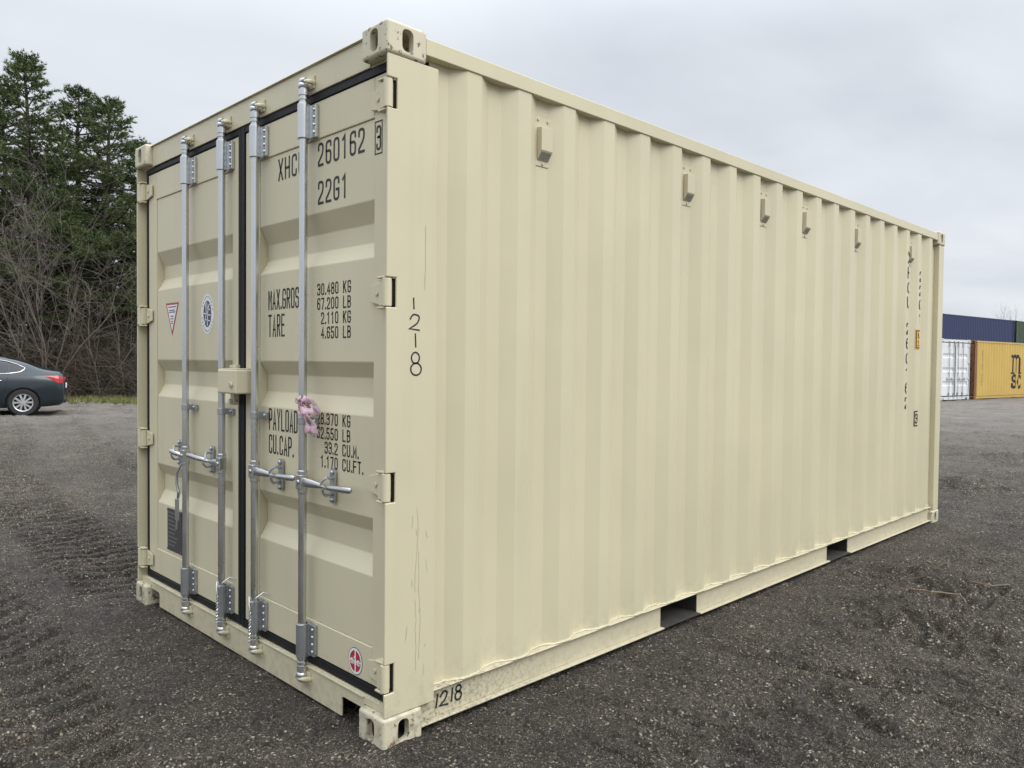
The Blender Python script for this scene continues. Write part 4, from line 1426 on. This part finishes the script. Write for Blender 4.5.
def tubes(segs, n=4):
    """segs: list of (p0, p1, r0, r1) -> V, F quads"""
    if not segs: return np.zeros((0, 3)), np.zeros((0, 4), int)
    p0 = np.array([s[0] for s in segs], float); p1 = np.array([s[1] for s in segs], float)
    r0 = np.array([s[2] for s in segs], float); r1 = np.array([s[3] for s in segs], float)
    d = p1-p0; d /= np.linalg.norm(d, axis=1)[:, None]+1e-9
    ref = np.where(np.abs(d[:, 2:3]) > .9, np.array([[1., 0, 0]]), np.array([[0, 0, 1.]]))
    x = np.cross(d, ref); x /= np.linalg.norm(x, axis=1)[:, None]
    y = np.cross(d, x)
    a = np.arange(n)*2*np.pi/n
    off = x[:, None]*np.cos(a)[None, :, None]+y[:, None]*np.sin(a)[None, :, None]
    A = p0[:, None]+off*r0[:, None, None]; B = p1[:, None]+off*r1[:, None, None]
    V = np.concatenate([A, B], 1).reshape(-1, 3)
    k = np.arange(n)
    q = np.stack([k, (k+1) % n, n+(k+1) % n, n+k], -1)
    F = (q[None]+(np.arange(len(segs))*2*n)[:, None, None]).reshape(-1, 4)
    return V, F

def pine_data(seed, H, base=.12, spread=3.4, dens=1.0):
    rng = np.random.default_rng(seed)
    segs = []
    nT = 14
    tx = np.cumsum(rng.normal(0, .05, nT+1)); ty = np.cumsum(rng.normal(0, .05, nT+1))
    tr = lambda z: np.array([np.interp(z, np.linspace(0, H, nT+1), tx), np.interp(z, np.linspace(0, H, nT+1), ty), z])
    rad = lambda z: .20*(1-z/H)**.8+.02
    for i in range(nT):
        a, b = H*i/nT, H*(i+1)/nT
        segs.append((tr(a), tr(b), rad(a), rad(b)))
    tufts = []; dirs = []
    z = H*base
    while z < H*.985:
        t = z/H
        nb = rng.integers(4, 7)
        a0 = rng.uniform(0, 6.28)
        for k in range(nb):
            if rng.random() < .12: continue
            az = a0+6.28*k/nb+rng.normal(0, .25)
            prof = min(1, (t-base)/.22+.45)*(1-t)**.88*1.28
            L = max(.35, spread*1.35*prof*rng.uniform(.55, 1.15))
            if rng.random() < .08: L *= 1.25
            el = rng.normal(.0+.70*t**2.2, .09)
            d = np.array([math.cos(az)*math.cos(el), math.sin(az)*math.cos(el), math.sin(el)])
            p = tr(z); n = max(4, int(L/.30))
            dead = t < base+.10 and rng.random() < .5
            q = p.copy(); r0 = .012+.014*L
            side = np.array([-math.sin(az), math.cos(az), 0])
            for i in range(n):
                dd = d+np.array([0, 0, (-.16+.42*(i/n)**1.5)])+rng.normal(0, .06, 3)
                dd /= np.linalg.norm(dd)
                q2 = q+dd*(L/n)
                segs.append((q, q2, r0*(1-i/n)+.004, r0*(1-(i+1)/n)+.003))
                if not dead and i/n > .22:
                    for sgn in (-1, 1):
                        if rng.random() < .15: continue
                        l2 = (.26+.44*L*.30*(1-.5*i/n))*rng.uniform(.6, 1.2)
                        d2 = dd*rng.uniform(.35, .8)+side*sgn*rng.uniform(.6, 1)+np.array([0, 0, rng.normal(.08, .08)])
                        d2 /= np.linalg.norm(d2)
                        segs.append((q2, q2+d2*l2, .006, .003))
                        m = max(3, int(l2/.062*dens))
                        for j in range(m):
                            tufts.append(q2+d2*l2*(j+1)/m+rng.normal(0, .035, 3)); dirs.append(d2)
                            if rng.random() < .75: tufts.append(q2+d2*l2*(j+.5)/m+np.cross(d2, [0, 0, 1])*rng.normal(0, .13)+rng.normal(0, .04, 3)); dirs.append(d2)
                    tufts.append(q2); dirs.append(dd)
                q = q2
            if not dead:
                tufts.append(q); dirs.append(dd)
        z += H*rng.uniform(.030, .047)*(1-.40*t)
    for _ in range(14):
        tufts.append(tr(H*rng.uniform(.95, 1.0))+rng.normal(0, .05, 3)); dirs.append(np.array([0, 0, 1.]))
    T = np.array(tufts); D = np.array(dirs)
    m = 8
    n = len(T)
    base_ = np.repeat(T, m, 0)
    nd = np.repeat(D, m, 0)*.95+rng.normal(0, .55, (n*m, 3))*np.array([1, 1, .8])+np.array([0, 0, .12])
    nd /= np.linalg.norm(nd, axis=1)[:, None]
    ln = rng.uniform(.09, .19, n*m)[:, None]
    sd = np.cross(nd, rng.normal(0, 1, (n*m, 3))); sd /= np.linalg.norm(sd, axis=1)[:, None]
    w = rng.uniform(.010, .020, n*m)[:, None]
    A = base_-sd*w; B = base_+sd*w; C = base_+nd*ln
    NV = np.stack([A, B, C], 1).reshape(-1, 3)
    NF = np.arange(len(NV)).reshape(-1, 3)
    TV, TF = tubes(segs, 5)
    return TV, TF, NV, NF

PINES = [pine_data(11, 13.5, .24, 3.6), pine_data(23, 12.0, .28, 3.3), pine_data(37, 12.5, .22, 3.8)]
pine_mesh = []
def new_pine(i):
    TV, TF, NV, NF = PINES[i]
    root = empty('pine_tree')
    np_mesh('trunk', TV, TF, 'bark', root, True)
    np_mesh('crown', NV, NF, 'needles', root)
    return root
def copy_tree(o):
    c = o.copy(); COL.objects.link(c)
    for ch in list(o.children):
        d = ch.copy(); COL.objects.link(d); d.parent = c
    return c
protos = [None]*3
def put_pine(i, u, depth, H, rz, lab):
    base = [13.5, 12.0, 12.5][i]
    if protos[i] is None: protos[i] = new_pine(i); o = protos[i]
    else: o = copy_tree(protos[i])
    p = at_px(u, depth)
    o.location = (p.x, p.y, -.05); o.rotation_euler = (0, 0, rz)
    k = H/base
    o.scale = (k*1.0, k*1.0, k)
    tag(o, lab, 'tree', 'pines along the edge of the yard')
for i, u, dp, H, rz, lab in (
    (0, 33, 29.5, 12.7, .4, 'tallest green pine, its top above all the other pines at the left'),
    (1, 80, 31.5, 12.1, 1.1, 'narrow pine just right of the tallest pine'),
    (2, 108, 30.0, 11.4, 2.2, 'green pine third from the right, rising above the bare brush'),
    (1, 138, 31.5, 10.1, 3.3, 'shortest pine, partly hidden behind the left edge of the beige container'),
    (2, 4, 31.0, 12.2, 4.1, 'broad pine at the left edge of the photo, behind the blue car'),
    (0, -55, 30.0, 13.0, 5.0, 'pine outside the left edge of the photo'),
    (1, 178, 33.0, 8.4, 5.6, 'low pine hidden behind the beige container'),
    (2, -115, 31.0, 12.0, .9, 'outermost pine beyond the left edge of the photo')):
    put_pine(i, u, dp, H, rz, lab)
# the wood behind them, one mass
rng = np.random.default_rng(3)
VT = []; FT = []; VN = []; FN = []; ot = on = 0
for row, (dp, us) in enumerate(((36, (-110, -70, -30, 5, 40, 72, 104, 135, 165, 195)), (42, (-130, -90, -50, -12, 22, 58, 90, 122, 150, 180)))):
    for u in us:
        TV, TF, NV, NF = PINES[rng.integers(0, 3)]
        k = rng.uniform(.74, .92)*(1.0 if u < 60 else .84); a = rng.uniform(0, 6.28)
        p = at_px(u+rng.uniform(-10, 10), dp+rng.uniform(-1.5, 1.5))
        Rm = np.array([[math.cos(a), -math.sin(a), 0], [math.sin(a), math.cos(a), 0], [0, 0, 1]])*k
        sel = slice(None, None, 1)
        VT.append(TV@Rm.T+np.array([p.x, p.y, 0])); FT.append(TF+ot); ot += len(TV)
        NVs = NV.reshape(-1, 3, 3)[::2].reshape(-1, 3); VN.append(NVs@Rm.T+np.array([p.x, p.y, 0])); FN.append(np.arange(len(NVs)).reshape(-1, 3)+on); on += len(NVs)
wd = np_mesh('woods', np.vstack(VN), np.vstack(FN), 'needles')
tag(wd, 'dense dark pine wood behind the front row of pines', 'woods', kind='stuff')
wt = np_mesh('trunks', np.vstack(VT), np.vstack(FT), 'bark', wd)
wt['kind'] = 'stuff'

def bare_data(seed, H, lean, spread=.55, depth=5, r0=.06, first=.18, curl=.065):
    rng = np.random.default_rng(seed)
    trunk = []; twigs = []
    def grow(p, d, L, r, lev):
        n = max(3, int(L/.28))
        q = p
        for i in range(n):
            d = d+rng.normal(0, curl, 3)+np.array([0, 0, .035 if lev < 2 else -.015])
            d /= np.linalg.norm(d)
            q2 = q+d*(L/n)
            ra = r*(1-.65*i/n); rb = r*(1-.65*(i+1)/n)
            (trunk if lev == 0 else twigs).append((q, q2, max(ra, .0045), max(rb, .004)))
            if lev < depth-1 and i/n >= (first if lev == 0 else .2) and rng.random() < (.85 if lev < 2 else .6):
                dd = d+rng.normal(0, spread, 3); dd /= np.linalg.norm(dd)
                grow(q2, dd, L*rng.uniform(.38, .66), rb*.62, lev+1)
            q = q2
    d = np.array([lean[0], lean[1], 1.0]); d /= np.linalg.norm(d)
    grow(np.zeros(3), d, H, r0, 0)
    return tubes(trunk, 6), tubes(twigs, 3)
def put_bare(seed, u, depth, H, lean_px, lab, r0=.05, spread=.55, lev=5, mat='greybark', n_stems=1, group='bare trees in front of the pines'):
    root = empty('bare_tree')
    p = at_px(u, depth)
    root.location = (p.x, p.y, -.03)
    VA = []; FA = []; VB = []; FB = []; oa = ob = 0
    for s in range(n_stems):
        ln = rr*(lean_px[0]+.32*(s-(n_stems-1)/2))+f_*lean_px[1]
        (a, b), (c, d) = bare_data(seed+s*7, H*(1-.05*s), (ln.x, ln.y), spread, lev, r0)
        VA.append(a); FA.append(b+oa); oa += len(a); VB.append(c); FB.append(d+ob); ob += len(c)
    np_mesh('trunk', np.vstack(VA), np.vstack(FA), mat, root, True)
    np_mesh('crown', np.vstack(VB), np.vstack(FB), mat, root)
    tag(root, lab, 'tree', group)
put_bare(101, 47, 26.5, 4.7, (.10, 0), 'largest bare tree with arching grey branches in front of the pines', .032, .48, 5, n_stems=5)
put_bare(131, 20, 26.8, 4.4, (-.15, .1), 'bare grey tree just behind the blue car', .028, .6, 5, n_stems=2)
put_bare(151, 100, 27.0, 3.9, (.2, 0), 'low spreading bare tree between the largest bare tree and the container', .024, .65, 5, n_stems=2)
put_bare(171, 126, 27.3, 3.6, (-.3, .1), 'bare sapling beside the left edge of the beige container', .022, .6, 5, n_stems=1)
put_bare(191, -30, 27.0, 4.5, (.3, 0), 'bare tree outside the left edge of the photo', .04, .6, 4, n_stems=2)
put_bare(211, 1003, 92.0, 5.9, (.05, 0), 'faint bare tree far away above the blue container', .05, .30, 4, group='bare trees beyond the containers')

# brush and brambles at the foot of the trees
rng = np.random.default_rng(9)
segs = []
for i in range(10500):
    u = rng.uniform(-160, 230); dp = rng.uniform(26.8, 34) if i < 7000 else rng.uniform(34, 45)
    p = np.array(at_px(u, dp)); 
    h = (abs(rng.normal(0, 1.0))*.9+.35) if 2200 < i < 7400 else rng.uniform(1.4, 3.8)
    d = rng.normal(0, .6, 3); d[2] = abs(d[2])+.5; d /= np.linalg.norm(d)
    q = p.copy(); n = 5
    for k in range(n):
        d = d+rng.normal(0, .22, 3)+np.array([0, 0, -.10*k]); d /= np.linalg.norm(d)
        q2 = q+d*h*1.25/n
        if q2[2] < 0.02: break
        segs.append((q, q2, .010*(1-k/n)+.004, .010*(1-(k+1)/n)+.004)); q = q2
        if h > 1.5 and k > 0:
            for _ in range(2):
                e = d+rng.normal(0, .5, 3); e /= np.linalg.norm(e)
                segs.append((q, q+e*h*rng.uniform(.12, .3), .006, .003))
V, F = tubes(segs, 3)
o = np_mesh('undergrowth', V, F, 'brownbark')
tag(o, 'tangled brown brush at the foot of the pines', 'undergrowth', kind='stuff')
# forest floor litter: a low brown bank of leaves
lm = leafmat('leaf_litter', (.055, .036, .024), (.135, .085, .055), .9)
N = 26000
u = rng.uniform(-170, 240, N); dp = rng.uniform(27.2, 46, N)
base = np.array(CAMP)[None]+np.array(rr)[None]*((u-512)/FPX*dp)[:, None]+np.array(f_)[None]*dp[:, None]
base[:, 2] = sstep(27, 34, dp)*.35+rng.uniform(0, .12, N)
a = rng.normal(0, 1, (N, 3)); a /= np.linalg.norm(a, axis=1)[:, None]
b = np.cross(a, rng.normal(0, 1, (N, 3))); b /= np.linalg.norm(b, axis=1)[:, None]
s = rng.uniform(.05, .11, N)[:, None]
V = np.stack([base-a*s, base+b*s*.6, base+a*s, base-b*s*.6], 1).reshape(-1, 3)
o = np_mesh('leaf_litter', V, np.arange(N*4).reshape(-1, 4), lm)
tag(o, 'brown fallen leaves under the pines', 'leaf litter', kind='stuff')
# grass strip
N = 30000
u = rng.uniform(-160, 230, N); dp = rng.uniform(0, 1, N)**.8*2.8+24.6+vnoise(u*.05, u*0, 31)*1.4
keep = (vnoise(u*.11, dp*1.4, 32)+.5) > rng.uniform(.12, .75, N)
u, dp = u[keep], dp[keep]; N = len(u)
base = np.array(CAMP)[None]+np.array(rr)[None]*((u-512)/FPX*dp)[:, None]+np.array(f_)[None]*dp[:, None]
base[:, 2] = ground_h(base[:, 0], base[:, 1])-.01
ang = rng.uniform(0, 6.28, N); side = np.stack([np.cos(ang), np.sin(ang), ang*0], -1)*rng.uniform(.010, .022, N)[:, None]
tip = base+np.stack([rng.normal(0, .06, N), rng.normal(0, .06, N), rng.uniform(.05, .18, N)], -1)
V = np.stack([base-side, base+side, tip], 1).reshape(-1, 3)
o = np_mesh('grass', V, np.arange(N*3).reshape(-1, 3), 'grass')
tag(o, 'short green grass strip between the yard and the trees', 'grass', kind='stuff')

# dead roots lying on the churned ground at the right
M['root'] = plain('pale_dead_root', (.20, .155, .11), .85, 0, .3, 40, .2)
rg = random.Random(8)
def root_thing(pts, r, lab):
    mb = MB()
    P = [Vector((x, y, float(ground_h(x, y))+h)) for x, y, h in pts]
    Q = []
    for i in range(len(P)-1):
        for j in range(5): Q.append(P[i].lerp(P[i+1], j/5)+Vector((rg.uniform(-.006, .006), rg.uniform(-.006, .006), rg.uniform(0, .006))))
    Q.append(P[-1])
    mb.tube(Q, [r*(1-.6*i/len(Q)) for i in range(len(Q))], 6)
    tag(mb.build('dead_root', 'root', smooth=60), lab, 'root', 'dead roots on the ground')
root_thing([(.62, 3.42, .01), (.76, 3.38, .03), (.88, 3.50, .02), (.95, 3.34, .01)], .006, 'longer pale dead root curving over the churned ground at the right')
root_thing([(.90, 3.62, .02), (1.02, 3.60, .04), (1.08, 3.74, .01)], .005, 'short pale dead root beyond the longer one at the right')
root_thing([(.55, 3.62, .01), (.66, 3.60, .03), (.70, 3.70, .02)], .005, 'short bent dead root nearest the container, left of the longer one')
